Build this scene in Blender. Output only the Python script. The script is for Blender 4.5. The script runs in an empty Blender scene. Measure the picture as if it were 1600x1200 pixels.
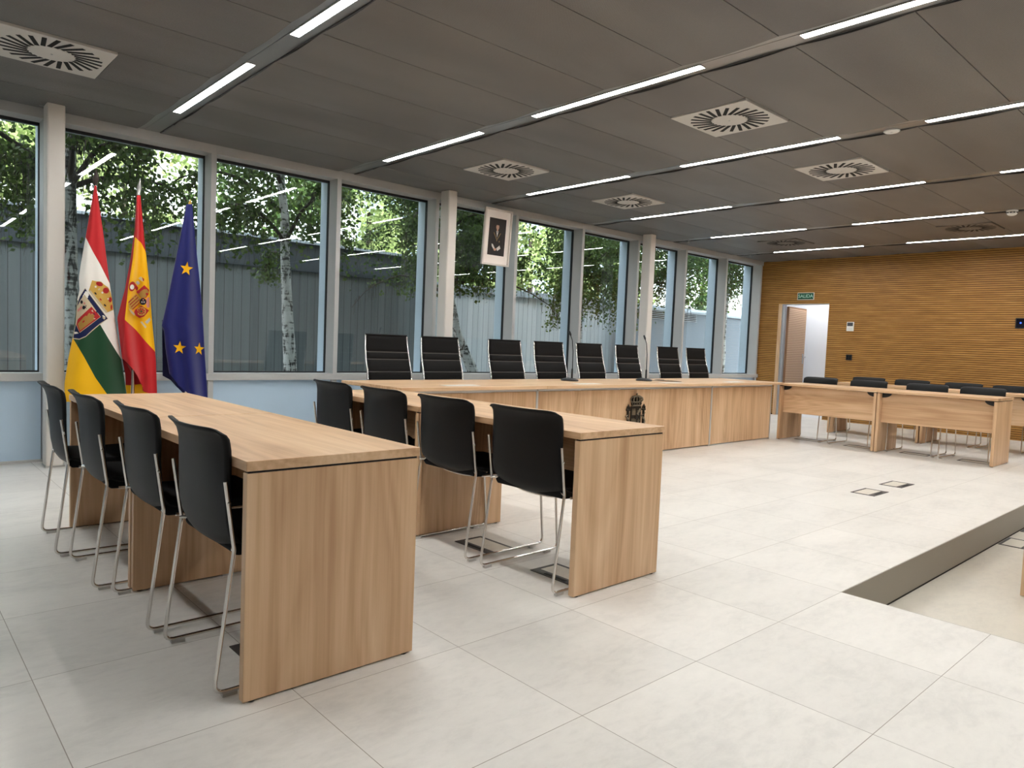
import bpy, bmesh, math, random
from mathutils import Vector, Matrix
random.seed(7)
sc = bpy.context.scene
col = sc.collection
R = math.radians
# ---------------------------------------------------------------- camera
CH = 1.1
yaw, pitch, roll = R(47.65), R(-3.283), R(2.32)
FPX = 1114.3
_f = Vector((math.cos(yaw)*math.cos(pitch), math.sin(yaw)*math.cos(pitch), math.sin(pitch)))
_r0 = Vector((math.sin(yaw), -math.cos(yaw), 0)); _u0 = _r0.cross(_f)
_r = math.cos(roll)*_r0 + math.sin(roll)*_u0
_u = -math.sin(roll)*_r0 + math.cos(roll)*_u0
cam = bpy.data.cameras.new('camera'); camo = bpy.data.objects.new('camera', cam); col.objects.link(camo)
cam.sensor_width = 36; cam.lens = FPX/1600*36; cam.clip_start = .05; cam.clip_end = 300
camo.matrix_world = Matrix(((_r.x, _u.x, -_f.x, 0), (_r.y, _u.y, -_f.y, 0), (_r.z, _u.z, -_f.z, CH), (0, 0, 0, 1)))
sc.camera = camo

def ray(px, py): return _r*((px-800)/FPX) - _u*((py-600)/FPX) + _f
def at_y(px, py, Y):                      # the point of the photograph that lies in the plane y = Y
    d = ray(px, py); return Vector((0, 0, CH)) + d*(Y/d.y)
def at_x(px, py, X):
    d = ray(px, py); return Vector((0, 0, CH)) + d*(X/d.x)
def at_z(px, py, Z):
    d = ray(px, py); return Vector((0, 0, CH)) + d*((Z-CH)/d.z)
# ---------------------------------------------------------------- world, sun, exposure
w = bpy.data.worlds.new('sky'); sc.world = w; w.use_nodes = True
nt = w.node_tree; bg = nt.nodes['Background']
sky = nt.nodes.new('ShaderNodeTexSky'); sky.sky_type = 'NISHITA'; sky.sun_disc = False
sky.sun_elevation = R(50); sky.sun_rotation = R(200); sky.air_density = 1.2; sky.dust_density = 3.5
hs0 = nt.nodes.new('ShaderNodeHueSaturation'); hs0.inputs['Saturation'].default_value = .28
nt.links.new(sky.outputs[0], hs0.inputs['Color']); nt.links.new(hs0.outputs[0], bg.inputs[0]); bg.inputs[1].default_value = 0.56
sl = bpy.data.lights.new('sun', 'SUN'); so = bpy.data.objects.new('sun', sl); col.objects.link(so)
sl.energy = 6.0; sl.angle = R(1.5); sl.color = (1, .95, .86)
so.rotation_euler = (R(42), 0, R(-18))
LAMP = 25.5                               # emission of the ceiling tubes
sc.view_settings.view_transform = 'Standard'; sc.view_settings.look = 'None'
sc.view_settings.gamma = 1; sc.view_settings.exposure = 1.65; sc.view_settings.use_curve_mapping = False

# ---------------------------------------------------------------- helpers
def tag(o, label=None, cat=None, group=None, kind=None):
    if label: o['label'] = label
    if cat: o['category'] = cat
    if group: o['group'] = group
    if kind: o['kind'] = kind
    return o

def thing(name, label, cat, loc=(0, 0, 0), rz=0, group=None):
    o = bpy.data.objects.new(name, None); col.objects.link(o)
    o.empty_display_size = .1
    o.location = loc; o.rotation_euler = (0, 0, rz)
    return tag(o, label, cat, group)

def dup(root, loc, rz, label, group=None):
    r = root.copy(); col.objects.link(r); r.location = loc; r.rotation_euler = (0, 0, rz)
    r['label'] = label
    if group: r['group'] = group
    for ch in list(root.children):
        c = ch.copy(); col.objects.link(c); c.parent = r
        for g in list(ch.children):
            d = g.copy(); col.objects.link(d); d.parent = c
    return r

class MB:
    """collects shapes, builds ONE mesh object"""
    def __init__(s): s.v = []; s.f = []; s.m = []; s.sm = []; s.uv = None
    def add(s, vs, fs, mi=0, smooth=False):
        o = len(s.v); s.v += [tuple(v) for v in vs]
        for f in fs: s.f.append(tuple(i+o for i in f)); s.m.append(mi); s.sm.append(smooth)
        return s
    def box(s, a, b, mi=0, M=None):
        x0, y0, z0 = a; x1, y1, z1 = b
        vs = [Vector(p) for p in ((x0,y0,z0),(x1,y0,z0),(x1,y1,z0),(x0,y1,z0),(x0,y0,z1),(x1,y0,z1),(x1,y1,z1),(x0,y1,z1))]
        if M: vs = [M @ v for v in vs]
        return s.add(vs, [(0,3,2,1),(4,5,6,7),(0,1,5,4),(1,2,6,5),(2,3,7,6),(3,0,4,7)], mi)
    def tube(s, pts, r, n=8, mi=0, cap=True, smooth=True):
        pts = [Vector(p) for p in pts]; rr = r if isinstance(r, (list, tuple)) else [r]*len(pts)
        up = None; rings = []
        for i, p in enumerate(pts):
            t = (pts[min(i+1, len(pts)-1)] - pts[max(i-1, 0)]).normalized()
            if up is None:
                up = Vector((0, 0, 1)) if abs(t.z) < .9 else Vector((1, 0, 0))
            a = t.cross(up).normalized(); up = a.cross(t).normalized()
            rings.append([p + (a*math.cos(2*math.pi*k/n) + up*math.sin(2*math.pi*k/n))*rr[i] for k in range(n)])
        vs = [v for g in rings for v in g]; fs = []
        for i in range(len(pts)-1):
            for k in range(n):
                k2 = (k+1) % n; fs.append((i*n+k, i*n+k2, (i+1)*n+k2, (i+1)*n+k))
        s.add(vs, fs, mi, smooth)
        if cap:
            s.add(rings[0], [tuple(range(n))[::-1]], mi); s.add(rings[-1], [tuple(range(n))], mi)
        return s
    def lathe(s, prof, c=(0, 0, 0), n=20, mi=0, smooth=True):
        vs = [(c[0]+r*math.cos(2*math.pi*k/n), c[1]+r*math.sin(2*math.pi*k/n), c[2]+z) for r, z in prof for k in range(n)]
        fs = []
        for i in range(len(prof)-1):
            for k in range(n):
                k2 = (k+1) % n; fs.append((i*n+k, i*n+k2, (i+1)*n+k2, (i+1)*n+k))
        fs.append(tuple(range(n))[::-1]); fs.append(tuple(range((len(prof)-1)*n, len(prof)*n)))
        return s.add(vs, fs, mi, smooth)
    def prism(s, poly, axis, a, b, mi=0):
        """poly: 2D points; axis: 'x','y','z' the extrusion axis from a to b"""
        def P(p, t): return {'x': (t, p[0], p[1]), 'y': (p[0], t, p[1]), 'z': (p[0], p[1], t)}[axis]
        n = len(poly)
        vs = [P(p, a) for p in poly] + [P(p, b) for p in poly]
        fs = [tuple(range(n))[::-1], tuple(range(n, 2*n))] + [(i, (i+1) % n, n+(i+1) % n, n+i) for i in range(n)]
        return s.add(vs, fs, mi)
    def build(s, name, mats, parent=None, bevel=0, fix=True):
        me = bpy.data.meshes.new(name); me.from_pydata(s.v, [], s.f); me.update()
        for m in (mats if isinstance(mats, (list, tuple)) else [mats]): me.materials.append(m)
        me.polygons.foreach_set('material_index', s.m); me.polygons.foreach_set('use_smooth', s.sm)
        if fix:
            bm = bmesh.new(); bm.from_mesh(me); bmesh.ops.recalc_face_normals(bm, faces=bm.faces); bm.to_mesh(me); bm.free()
        o = bpy.data.objects.new(name, me); col.objects.link(o)
        if parent: o.parent = parent
        if bevel:
            b = o.modifiers.new('bevel', 'BEVEL'); b.width = bevel; b.segments = 2; b.limit_method = 'ANGLE'
        return o

# ---------------------------------------------------------------- materials
def mat(name, c, rough=.5, metal=0, spec=.5, emit=None, es=0):
    m = bpy.data.materials.new(name); m.use_nodes = True; b = m.node_tree.nodes['Principled BSDF']
    b.inputs['Base Color'].default_value = (*c, 1); b.inputs['Roughness'].default_value = rough
    b.inputs['Metallic'].default_value = metal; b.inputs['Specular IOR Level'].default_value = spec
    if emit: b.inputs['Emission Color'].default_value = (*emit, 1); b.inputs['Emission Strength'].default_value = es
    return m

class N:
    def __init__(s, m): s.t = m.node_tree; s.b = s.t.nodes.get('Principled BSDF')
    def n(s, typ, **kw):
        x = s.t.nodes.new(typ)
        for k, v in kw.items(): setattr(x, k, v)
        return x
    def l(s, a, b): s.t.links.new(a, b)
    def math(s, op, a, b=None, c=None):
        x = s.n('ShaderNodeMath', operation=op)
        for i, v in enumerate((a, b, c)):
            if v is None: continue
            if isinstance(v, (int, float)): x.inputs[i].default_value = v
            else: s.l(v, x.inputs[i])
        return x.outputs[0]
    def mix(s, f, a, b):
        x = s.n('ShaderNodeMix', data_type='RGBA')
        for sock, v in ((x.inputs[0], f), (x.inputs[6], a), (x.inputs[7], b)):
            if isinstance(v, (int, float)): sock.default_value = v
            elif isinstance(v, tuple): sock.default_value = (*v, 1)
            else: s.l(v, sock)
        return x.outputs[2]
    def ramp(s, f, stops):
        x = s.n('ShaderNodeValToRGB'); e = x.color_ramp.elements
        while len(e) < len(stops): e.new(.5)
        for i, (p, c) in enumerate(stops): e[i].position = p; e[i].color = (*c, 1)
        s.l(f, x.inputs[0]); return x.outputs[0]
    def noise(s, vec, scale, detail=4, rough=.55, dist=0):
        x = s.n('ShaderNodeTexNoise'); x.inputs['Scale'].default_value = scale; x.inputs['Detail'].default_value = detail
        x.inputs['Roughness'].default_value = rough; x.inputs['Distortion'].default_value = dist
        s.l(vec, x.inputs['Vector']); return x.outputs[0]
    def map(s, vec, sc=(1, 1, 1), loc=None):
        x = s.n('ShaderNodeMapping'); x.inputs['Scale'].default_value = sc; s.l(vec, x.inputs[0])
        if loc is not None: s.l(loc, x.inputs[1])
        return x.outputs[0]
    def bump(s, h, strength=.2, dist=.01):
        x = s.n('ShaderNodeBump'); x.inputs['Strength'].default_value = strength; x.inputs['Distance'].default_value = dist
        s.l(h, x.inputs['Height']); s.l(x.outputs[0], s.b.inputs['Normal'])

def srgb(r, g, b):
    f = lambda c: (c/255/12.92) if c/255 <= .04045 else ((c/255+.055)/1.055)**2.4
    return (f(r), f(g), f(b))

def wood(name, axis, dark, mid, light, rough=.42):
    m = mat(name, mid, rough); k = N(m)
    tc = k.n('ShaderNodeTexCoord'); oi = k.n('ShaderNodeObjectInfo')
    off = k.n('ShaderNodeVectorMath', operation='SCALE'); off.inputs[0].default_value = (31, 17, 23); k.l(oi.outputs['Random'], off.inputs['Scale'])
    s1 = [9, 9, 9]; s1['xyz'.index(axis)] = .55
    v = k.map(tc.outputs['Object'], tuple(s1), off.outputs[0])
    broad = k.noise(v, .8, 3, .5, .6)
    s2 = [70, 70, 70]; s2['xyz'.index(axis)] = 1.6
    fine = k.noise(k.map(tc.outputs['Object'], tuple(s2), off.outputs[0]), 1, 3, .6)
    s3 = [3.2, 3.2, 3.2]; s3['xyz'.index(axis)] = .35
    rings = k.noise(k.map(tc.outputs['Object'], tuple(s3), off.outputs[0]), 1, 1, .4, .8)
    band = k.math('FRACT', k.math('MULTIPLY', rings, 14))
    band = k.math('ABSOLUTE', k.math('SUBTRACT', band, .5))
    f = k.math('ADD', k.math('MULTIPLY', broad, .62), k.math('ADD', k.math('MULTIPLY', fine, .28), k.math('MULTIPLY', band, .18)))
    c = k.ramp(f, [(.32, dark), (.5, mid), (.68, light)])
    k.l(c, k.b.inputs['Base Color'])
    k.bump(fine, .04, .004)
    return m

OD, OM, OL = srgb(184, 144, 106), srgb(212, 175, 136), srgb(228, 196, 160)
WX, WY, WZ = [wood('oak_'+a, a, OD, OM, OL) for a in 'xyz']
M = {}
M['black'] = mat('black_plastic', (.012, .012, .013), .42)
M['shell'] = mat('black_shell', (.005, .005, .0055), .5, spec=.26)
k = N(M['shell']); tc = k.n('ShaderNodeTexCoord'); k.bump(k.noise(tc.outputs['Object'], 900, 2), .08, .001)
M['fabric'] = mat('black_fabric', (.008, .008, .009), .9, spec=.2)
M['leather'] = mat('black_leather', (.0045, .004, .004), .6, spec=.16)
M['stitch'] = mat('leather_seam', (.085, .08, .076), .5)
M['chrome'] = mat('chrome', (.74, .72, .69), .17, 1)
M['alu'] = mat('brushed_aluminium', (.52, .52, .50), .38, 1)
M['rail'] = mat('light_metal_rail', (.58, .58, .57), .35, .35)
M['glide'] = mat('clear_glide', (.62, .61, .58), .3)
M['gap'] = mat('shadow_gap', (.01, .009, .008), .8)
M['darkbox'] = mat('floor_box_metal', (.035, .033, .033), .45)
M['white'] = mat('white_plastic', (.75, .74, .71), .45)
M['frame'] = mat('window_frame_paint', srgb(186, 187, 186), .4)
M['cream'] = mat('column_paint', srgb(224, 219, 212), .5)
M['fin'] = mat('outer_fin_metal', srgb(206, 218, 230), .4)
M['gasket'] = mat('black_gasket', (.01, .01, .012), .6)
M['spandrel'] = mat('blue_grey_glass_panel', srgb(188, 212, 232), .25)
M['offwhite'] = mat('white_wall_paint', (.74, .73, .71), .7)
M['greywall'] = mat('grey_wall_paint', (.28, .27, .26), .7)
M['corridor'] = mat('corridor_white', (.82, .83, .85), .7)
M['vent'] = mat('vent_white', srgb(200, 197, 191), .5)
M['ventdark'] = mat('vent_grey', srgb(104, 99, 94), .5)
M['slot'] = mat('vent_slot', (.006, .006, .006), .8)
M['tube'] = mat('lamp_diffuser', (.9, .9, .9), .5, emit=(1, .985, .955), es=LAMP)
M['trough'] = mat('light_channel', (.36, .36, .355), .34, .75)
M['steel'] = mat('steel_jamb', (.42, .44, .46), .4, .6)
M['bronze'] = mat('dark_bronze', (.035, .028, .02), .38, .75)
M['gold'] = mat('gold_thread', srgb(206, 164, 60), .45)
M['red'] = mat('red_thread', srgb(178, 30, 34), .6)

# floor tiles: joints every 0.6 m
def floor_mat(name, base, joints=True):
    m = mat(name, base, .34, spec=.4); k = N(m)
    g = k.n('ShaderNodeNewGeometry'); sep = k.n('ShaderNodeSeparateXYZ'); k.l(g.outputs['Position'], sep.inputs[0])
    cloud = k.noise(k.map(g.outputs['Position'], (1, 2.2, 1)), 1.6, 6, .6, .5)
    fine = k.noise(k.map(g.outputs['Position'], (1, 2.0, 1)), 14, 5, .7, .4)
    f = k.math('ADD', k.math('MULTIPLY', cloud, .55), k.math('MULTIPLY', fine, .45))
    lo = tuple(c*.86 for c in base); hi = tuple(min(1, c*1.07) for c in base)
    c = k.ramp(f, [(.34, lo), (.5, base), (.66, hi)])
    if joints:
        cell = k.n('ShaderNodeTexWhiteNoise', noise_dimensions='2D'); cv = k.n('ShaderNodeCombineXYZ')
        masks = []
        for ax, o in ((0, .377), (1, .16)):
            t = k.math('DIVIDE', k.math('ADD', sep.outputs[ax], 60-o), .6)
            k.l(k.math('FLOOR', t), cv.inputs[ax])
            fr = k.math('FRACT', t)
            d = k.math('MINIMUM', fr, k.math('SUBTRACT', 1, fr))
            masks.append(k.math('LESS_THAN', d, .002))
        k.l(cv.outputs[0], cell.inputs[0])
        hs = k.n('ShaderNodeHueSaturation'); k.l(k.math('ADD', .965, k.math('MULTIPLY', cell.outputs[0], .06)), hs.inputs['Value']); k.l(c, hs.inputs['Color'])
        c = k.mix(k.math('MAXIMUM', *masks), hs.outputs[0], srgb(150, 142, 132))
    k.l(c, k.b.inputs['Base Color'])
    k.l(k.math('ADD', .27, k.math('MULTIPLY', fine, .2)), k.b.inputs['Roughness'])
    return m
M['floor'] = floor_mat('floor_tiles', srgb(222, 219, 213))
M['floorlow'] = floor_mat('lower_floor', srgb(212, 206, 193), False)

# ceiling panels: finely perforated grey metal
m = M['ceil'] = mat('perforated_panel', srgb(116, 111, 107), .5, .2, spec=.4); k = N(m)
g = k.n('ShaderNodeNewGeometry'); sep = k.n('ShaderNodeSeparateXYZ'); k.l(g.outputs['Position'], sep.inputs[0])
hx = k.math('SUBTRACT', k.math('FRACT', k.math('MULTIPLY', sep.outputs[0], 170)), .5)
hy = k.math('SUBTRACT', k.math('FRACT', k.math('MULTIPLY', sep.outputs[1], 170)), .5)
hole = k.math('LESS_THAN', k.math('ADD', k.math('MULTIPLY', hx, hx), k.math('MULTIPLY', hy, hy)), .055)
nz = k.noise(k.map(g.outputs['Position'], (.6, 1.7, 1)), 1.1, 2, .5, .3)
c = k.mix(hole, k.ramp(nz, [(.3, srgb(114, 111, 109)), (.7, srgb(132, 129, 126))]), srgb(60, 57, 54))
k.l(c, k.b.inputs['Base Color'])
M['plenum'] = mat('plenum_black', (.012, .012, .012), .9)

# wood slats of the far wall
m = M['slat'] = mat('slatted_wood', srgb(176, 128, 62), .5); k = N(m)
g = k.n('ShaderNodeNewGeometry'); sep = k.n('ShaderNodeSeparateXYZ'); k.l(g.outputs['Position'], sep.inputs[0])
row = k.n('ShaderNodeTexWhiteNoise', noise_dimensions='1D'); k.l(k.math('FLOOR', k.math('DIVIDE', sep.outputs[2], .032)), row.inputs['W'])
cv = k.n('ShaderNodeCombineXYZ'); k.l(k.math('ADD', k.math('MULTIPLY', sep.outputs[1], 1.4), k.math('MULTIPLY', row.outputs[0], 40)), cv.inputs[0]); k.l(k.math('MULTIPLY', sep.outputs[2], 8), cv.inputs[1])
nz = k.noise(cv.outputs[0], 1.6, 3, .6)
k.l(k.ramp(nz, [(.3, srgb(160, 112, 52)), (.55, srgb(182, 133, 66)), (.75, srgb(198, 150, 82))]), k.b.inputs['Base Color'])
m = M['slatdoor'] = mat('slatted_door_wood', srgb(198, 164, 134), .5)
M['groove'] = mat('slat_groove', srgb(84, 55, 22), .8)
M['groovedoor'] = mat('door_groove', srgb(140, 106, 80), .8)

# clear, slightly tinted glass that still lets light through
m = M['glass'] = bpy.data.materials.new('tinted_glass'); m.use_nodes = True; t = m.node_tree; t.nodes.clear(); k = N(m)
out = k.n('ShaderNodeOutputMaterial'); mx = k.n('ShaderNodeMixShader'); tr = k.n('ShaderNodeBsdfTransparent'); gl = k.n('ShaderNodeBsdfGlossy')
tr.inputs[0].default_value = (.84, .89, .89, 1); gl.inputs['Roughness'].default_value = 0.0; gl.inputs[0].default_value = (.95, .97, 1, 1)
g = k.n('ShaderNodeNewGeometry'); dp = k.n('ShaderNodeVectorMath', operation='DOT_PRODUCT'); k.l(g.outputs['Incoming'], dp.inputs[0]); k.l(g.outputs['Normal'], dp.inputs[1])
fz = k.math('ADD', .045, k.math('MULTIPLY', .955, k.math('POWER', k.math('SUBTRACT', 1, k.math('ABSOLUTE', dp.outputs['Value'])), 5)))
k.l(fz, mx.inputs[0]); k.l(tr.outputs[0], mx.inputs[1]); k.l(gl.outputs[0], mx.inputs[2]); k.l(mx.outputs[0], out.inputs[0])

# ================================================================ the room
CZ = 2.765                       # underside of the ceiling panels
WY0 = 6.68                       # room face of the window wall
WX0 = 12.2                       # room face of the slatted wall
XL, YB = -3.2, -4.2
PX, PY, PZ = 3.373, 1.363, -.196 # inner corner and depth of the lower floor
def struct(o): return tag(o, kind='structure')

struct(MB().prism([(XL, YB), (PX, YB), (PX, PY), (WX0+.2, PY), (WX0+.2, WY0+.03), (XL, WY0+.03)], 'z', -.3, 0).build('floor', M['floor']))
struct(MB().box((PX, YB, -.32), (WX0+.2, PY, PZ)).build('floor', M['floorlow']))
r = MB(); r.box((PX+.002, PY-.006, PZ+.012), (WX0, PY-.0005, -.001)); r.box((PX+.0005, YB, PZ+.012), (PX+.006, PY-.006, -.001))
r.box((PX+.002, PY-.004, PZ), (WX0, PY-.0005, PZ+.012), 1); r.box((PX+.0005, YB, PZ), (PX+.005, PY-.006, PZ+.012), 1)
struct(r.build('trim_1', [mat('riser_metal', srgb(150, 145, 134), .42, .45), M['gap']]))
struct(MB().box((XL-.1, YB-.1, -.3), (XL, WY0+.4, 3.0)).build('wall_left', M['greywall']))
struct(MB().box((XL, YB-.1, -.3), (WX0+.2, YB, 3.0)).build('wall_back', M['offwhite']))

# ceiling: perforated panels between the light channels, dark plenum above
SX = [1.80+1.8645*i for i in range(-2, 6)]          # centre lines of the light channels
HW = .085
c = MB()
VENTS = [(-.5, 4.95+.3-.05), (2, 5.25), (3, 5.25), (5, 5.25), (2, 2.84), (3, 2.84), (5, 2.84)]
ys = [4.35-.6*i for i in range(14, 0, -1)] + [4.35, 4.95, 5.55, 6.15, 6.66]
ys = [y for y in ys if y > YB-.3]; ys[0] = YB
gapw = .005
bounds = [XL] + SX + [WX0]
ventcells = {}
for i in range(len(bounds)-1):
    x0 = bounds[i] + (HW if i > 0 else 0)+.004; x1 = bounds[i+1] - (HW if i < len(bounds)-2 else 0)-.004
    for j in range(len(ys)-1):
        y0, y1 = ys[j]+gapw/2, ys[j+1]-gapw/2
        key = (i, round((ys[j]+ys[j+1])/2, 2))
        def panel(a, b):
            n = 6; m_ = 4
            vs = []; fs = []
            for q in range(m_+1):
                for p in range(n+1):
                    u = p/n; v = q/m_
                    vs.append((a+(b-a)*u, y0+(y1-y0)*v, CZ - .011*math.sin(math.pi*v)))
            for q in range(m_):
                for p in range(n): fs.append((q*(n+1)+p, (q+1)*(n+1)+p, (q+1)*(n+1)+p+1, q*(n+1)+p+1))
            c.add(vs, fs, 0, True)
            for A, B in (((a, y0), (b, y0)), ((b, y0), (b, y1)), ((b, y1), (a, y1)), ((a, y1), (a, y0))):
                c.add([(A[0], A[1], CZ), (B[0], B[1], CZ), (B[0], B[1], CZ+.025), (A[0], A[1], CZ+.025)], [(0, 1, 2, 3)])
        mid = (x0+x1)/2
        if key[1] in (5.25, 2.85) and i in (2, 4, 5, 7) and not (i == 2 and key[1] == 2.85):
            ventcells[key] = (mid, (y0+y1)/2)
            panel(x0, mid-.3); panel(mid+.3, x1)
        else: panel(x0, x1)
c.box((XL, YB, CZ+.10), (WX0+.2, WY0+.03, CZ+.14), 1)
struct(c.build('ceiling', [M['ceil'], M['plenum']], fix=False))
for i, x in enumerate(SX):
    t_ = MB(); t_.box((x-HW, YB, CZ+.006), (x-.034, WY0-.02, CZ+.02)); t_.box((x+.034, YB, CZ+.006), (x+HW, WY0-.02, CZ+.02))
    y = WY0-.02; k0 = 5.93
    while y > YB:                                   # blank covers between the lamps
        lo = k0 if y > k0 else None
        a = max(k0+.002, YB)
        if a < y: t_.box((x-.033, a, CZ+.0045), (x+.033, y, CZ+.02), 0)
        y = k0-1.432; k0 -= 2.03
    struct(t_.build('trim_%d' % (i+2), M['trough']))

def lamp(x, y, label):
    t = thing('ceiling_light', label, 'ceiling light', (x, y, CZ), 0, 'linear ceiling lights')
    f = MB(); L = .715
    for s in (-1, 1): f.box((s*.0298-.004, -L, .0), (s*.0298+.004, L, .018))
    for s in (-1, 1): f.box((-.0305, s*L-.003, .0), (.0305, s*L+.003, .018))
    f.build('frame', M['alu'], t)
    MB().box((-.0255, -L+.004, .003), (.0255, L-.004, .016)).build('diffuser', M['tube'], t)
    return t
rowname = {0: 'nearest the windows', 1: 'second from the windows', 2: 'third from the windows', 3: 'fourth from the windows', 4: 'fifth from the windows'}
colname = {1: 'row left of the frame', 2: 'row above the left desks', 3: 'second row from the left', 4: 'row with the flat white disc',
           5: 'fourth row from the left', 6: 'second row from the slatted wall', 7: 'row closest to the slatted wall'}
l0 = None
OFF = {(1, 2), (1, 3)}
for i in range(1, 8):
    for j in range(4):
        if (i, j) in OFF: continue
        lab = 'ceiling light %s, in the %s' % (rowname[j], colname[i])
        loc = (SX[i], 5.93-.716-2.03*j, CZ)
        if l0 is None: l0 = lamp(loc[0], loc[1], lab)
        else: dup(l0, loc, 0, lab)

def vent(x, y, label, dark=False):
    t = thing('ceiling_vent', label, 'air vent', (x, y, CZ), 0, 'square swirl air vents')
    b = MB(); b.box((-.295, -.295, -.0135), (.295, .295, .02)); b.build('face_plate', M['ventdark' if dark else 'vent'], t, .002)
    s = MB()
    for q in range(24):
        a = q*2*math.pi/24; Mx = Matrix.Rotation(a, 4, 'Z') @ Matrix.Translation((.125, 0, 0)) @ Matrix.Rotation(R(24), 4, 'Z')
        s.box((0, -.0125, -.0150), (.15, .0125, -.012), 0, Mx)
    s.build('slots', M['slot'], t)
    h = MB(); h.lathe([(.0, -.017), (.11, -.0165), (.122, -.0145), (.122, -.012)][::-1], n=32); h.build('hub', M['ventdark' if dark else 'vent'], t)
    g = MB(); g.lathe([(.006, -.019), (.006, -.016)][::-1], n=10); g.build('screw', M['steel'], t)
    return t
VN = {(2, 5.25): 'white square swirl vent at the left edge, nearest the left corner', (4, 2.85): 'white square swirl vent above the open floor, largest in the middle',
      (4, 5.25): 'white square swirl vent above the left end of the bench', (5, 5.25): 'white square swirl vent above the middle of the bench, beside the window row',
      (5, 2.85): 'white square swirl vent beside the flat white ceiling disc', (7, 5.25): 'grey square swirl vent close to the slatted wall and windows', (7, 2.85): 'grey square swirl vent close to the slatted wall, beside the smoke detector'}
for kx, (vx, vy) in ventcells.items(): vent(vx, vy, VN[kx], kx[0] == 7)

t = thing('ceiling_sensor', 'flat white round disc in the gap between two ceiling lights', 'sensor', (5.6, 2.12, CZ+.004))
MB().lathe([(.055, 0), (.055, -.008), (.045, -.014), (0.001, -.015)], n=28).build('cover', M['white'], t)
MB().lathe([(.01, -.014), (.01, -.017), (.001, -.018)], n=12).build('lens', M['glide'], t)
t = thing('smoke_detector', 'white domed smoke detector hanging below the last dark panels', 'smoke detector', (9.30, 2.21, CZ+.004))
MB().lathe([(.055, 0), (.055, -.016), (.04, -.02)], n=24).build('base', M['white'], t)
MB().lathe([(.05, -.02), (.052, -.034), (.04, -.052), (.02, -.06), (.001, -.062)], n=24).build('dome', M['white'], t)
s = MB()
for q in range(10):
    a = q*math.pi/5; s.box((.0475, -.009, -.036), (.0535, .009, -.026), 0, Matrix.Rotation(a, 4, 'Z'))
s.build('vent_slots', M['slot'], t)
for x, lab in ((9.30, 'tiny sprinkler head in the fifth light channel by the windows'), (11.12, 'tiny sprinkler head in the last light channel by the windows')):
    t = thing('sprinkler', lab, 'sprinkler', (x, 6.35, CZ+.004))
    MB().lathe([(.022, 0), (.022, -.006), (.008, -.01), (.006, -.03)], n=14).build('body', M['alu'], t)
    MB().lathe([(.018, -.033), (.018, -.036)], n=14).build('deflector', M['alu'], t)

# window wall
MX = [-2.66, -1.41, -.16, 1.075, 2.353, 3.605, 4.84, 6.072, 7.306, 8.53, 9.758, 10.97, 12.14]
f = MB()
for x in MX:
    f.box((x-.024, WY0, 0), (x+.024, 6.85, CZ+.1)); f.box((x-.024, 6.876, 0), (x+.024, 7.03, 3.2), 1); f.box((x-.030, 6.846, .0), (x+.030, 6.884, CZ+.1), 2)
f.box((XL, WY0+.001, 2.695), (WX0-.001, 6.85, CZ+.1)); f.box((XL, 6.876, 2.695), (WX0, 7.0, 3.2), 1); f.box((XL, 6.848, 2.672), (WX0, 6.876, CZ+.1), 2)
f.box((XL, WY0-.012, .648), (WX0-.001, 6.85, .711)); f.box((XL, 6.876, .60), (WX0, 7.03, .70), 1); f.box((XL, 6.849, .70), (WX0, 6.876, .724), 2)
f.box((XL, 6.70, 0), (WX0-.001, 6.8, .02))
struct(f.build('trim_10', [M['frame'], M['fin'], M['gasket']], bevel=.002))
p = MB()
ends = [XL+.02] + MX + [WX0]
for i in range(len(ends)-1): p.box((ends[i]+.03, 6.715, .012), (ends[i+1]-.03, 6.8, .645))
struct(p.build('wall_window', M['spandrel']))
for i in range(len(MX)-1):
    struct(MB().box((MX[i]+.027, 6.860, .71), (MX[i+1]-.027, 6.868, 2.69)).build('window_%d' % (i+1), M['glass']))
for x, lab in ((1.09, 'cream steel column left of the flags'), (4.845, 'cream steel column behind the bench, left of the framed portrait'), (8.50, 'cream steel column behind the bench, right of the middle')):
    t = thing('column', lab, 'column', (x, 6.47, 0))
    MB().box((-.06, -.07, 0), (.06, .085, CZ-.002)).build('shaft', M['cream'], t, .014)
    MB().box((-.085, -.09, CZ-.006), (.085, .1, CZ-.0005)).build('cap_plate', M['frame'], t)
    MB().box((-.064, -.074, 0.0), (.064, .089, .012)).build('base_plate', M['alu'], t)

# slatted wall with doorway
DT = at_x(1295.7, 474, WX0).z; DR = at_x(1295.7, 474, WX0).y; DL = at_x(1221.5, 475, WX0).y
def slats(mb, y0, y1, z0, z1, x=WX0, pitch=.032):
    z = z0
    mb.box((x+.008, y0, z0), (x+.03, y1, z1), 1)
    n = max(1, round((z1-z0)/pitch)); p_ = (z1-z0)/n
    for i in range(n):
        mb.box((x, y0, z0+i*p_), (x+.0085, y1, z0+i*p_+p_*.7))
    return mb
s = MB(); n1 = .03
slats(s, DL+.05, 7.05, n1, DT); slats(s, YB, DR, PZ, DT); slats(s, YB, 7.05, DT, CZ)
s.box((WX0+.012, DL+.05, 0), (WX0+.03, 7.05, n1), 1)
s.box((WX0+.03, DL+.05, -.3), (WX0+.2, 7.05, CZ+.1), 2); s.box((WX0+.03, YB, -.3), (WX0+.2, DR-.002, CZ+.1), 2); s.box((WX0+.03, DR-.002, DT+.002), (WX0+.2, DL+.05, CZ+.1), 2)
struct(s.build('wall_right', [M['slat'], M['groove'], M['corridor']]))
j = MB(); j.box((WX0-.006, DL, 0), (WX0+.03, DL+.05, DT), 0); j.box((WX0+.03, DL-.0, 0), (WX0+.2, DL+.012, DT), 1); j.box((WX0+.05, DL-.012, 0), (WX0+.16, DL, DT), 1)
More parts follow.
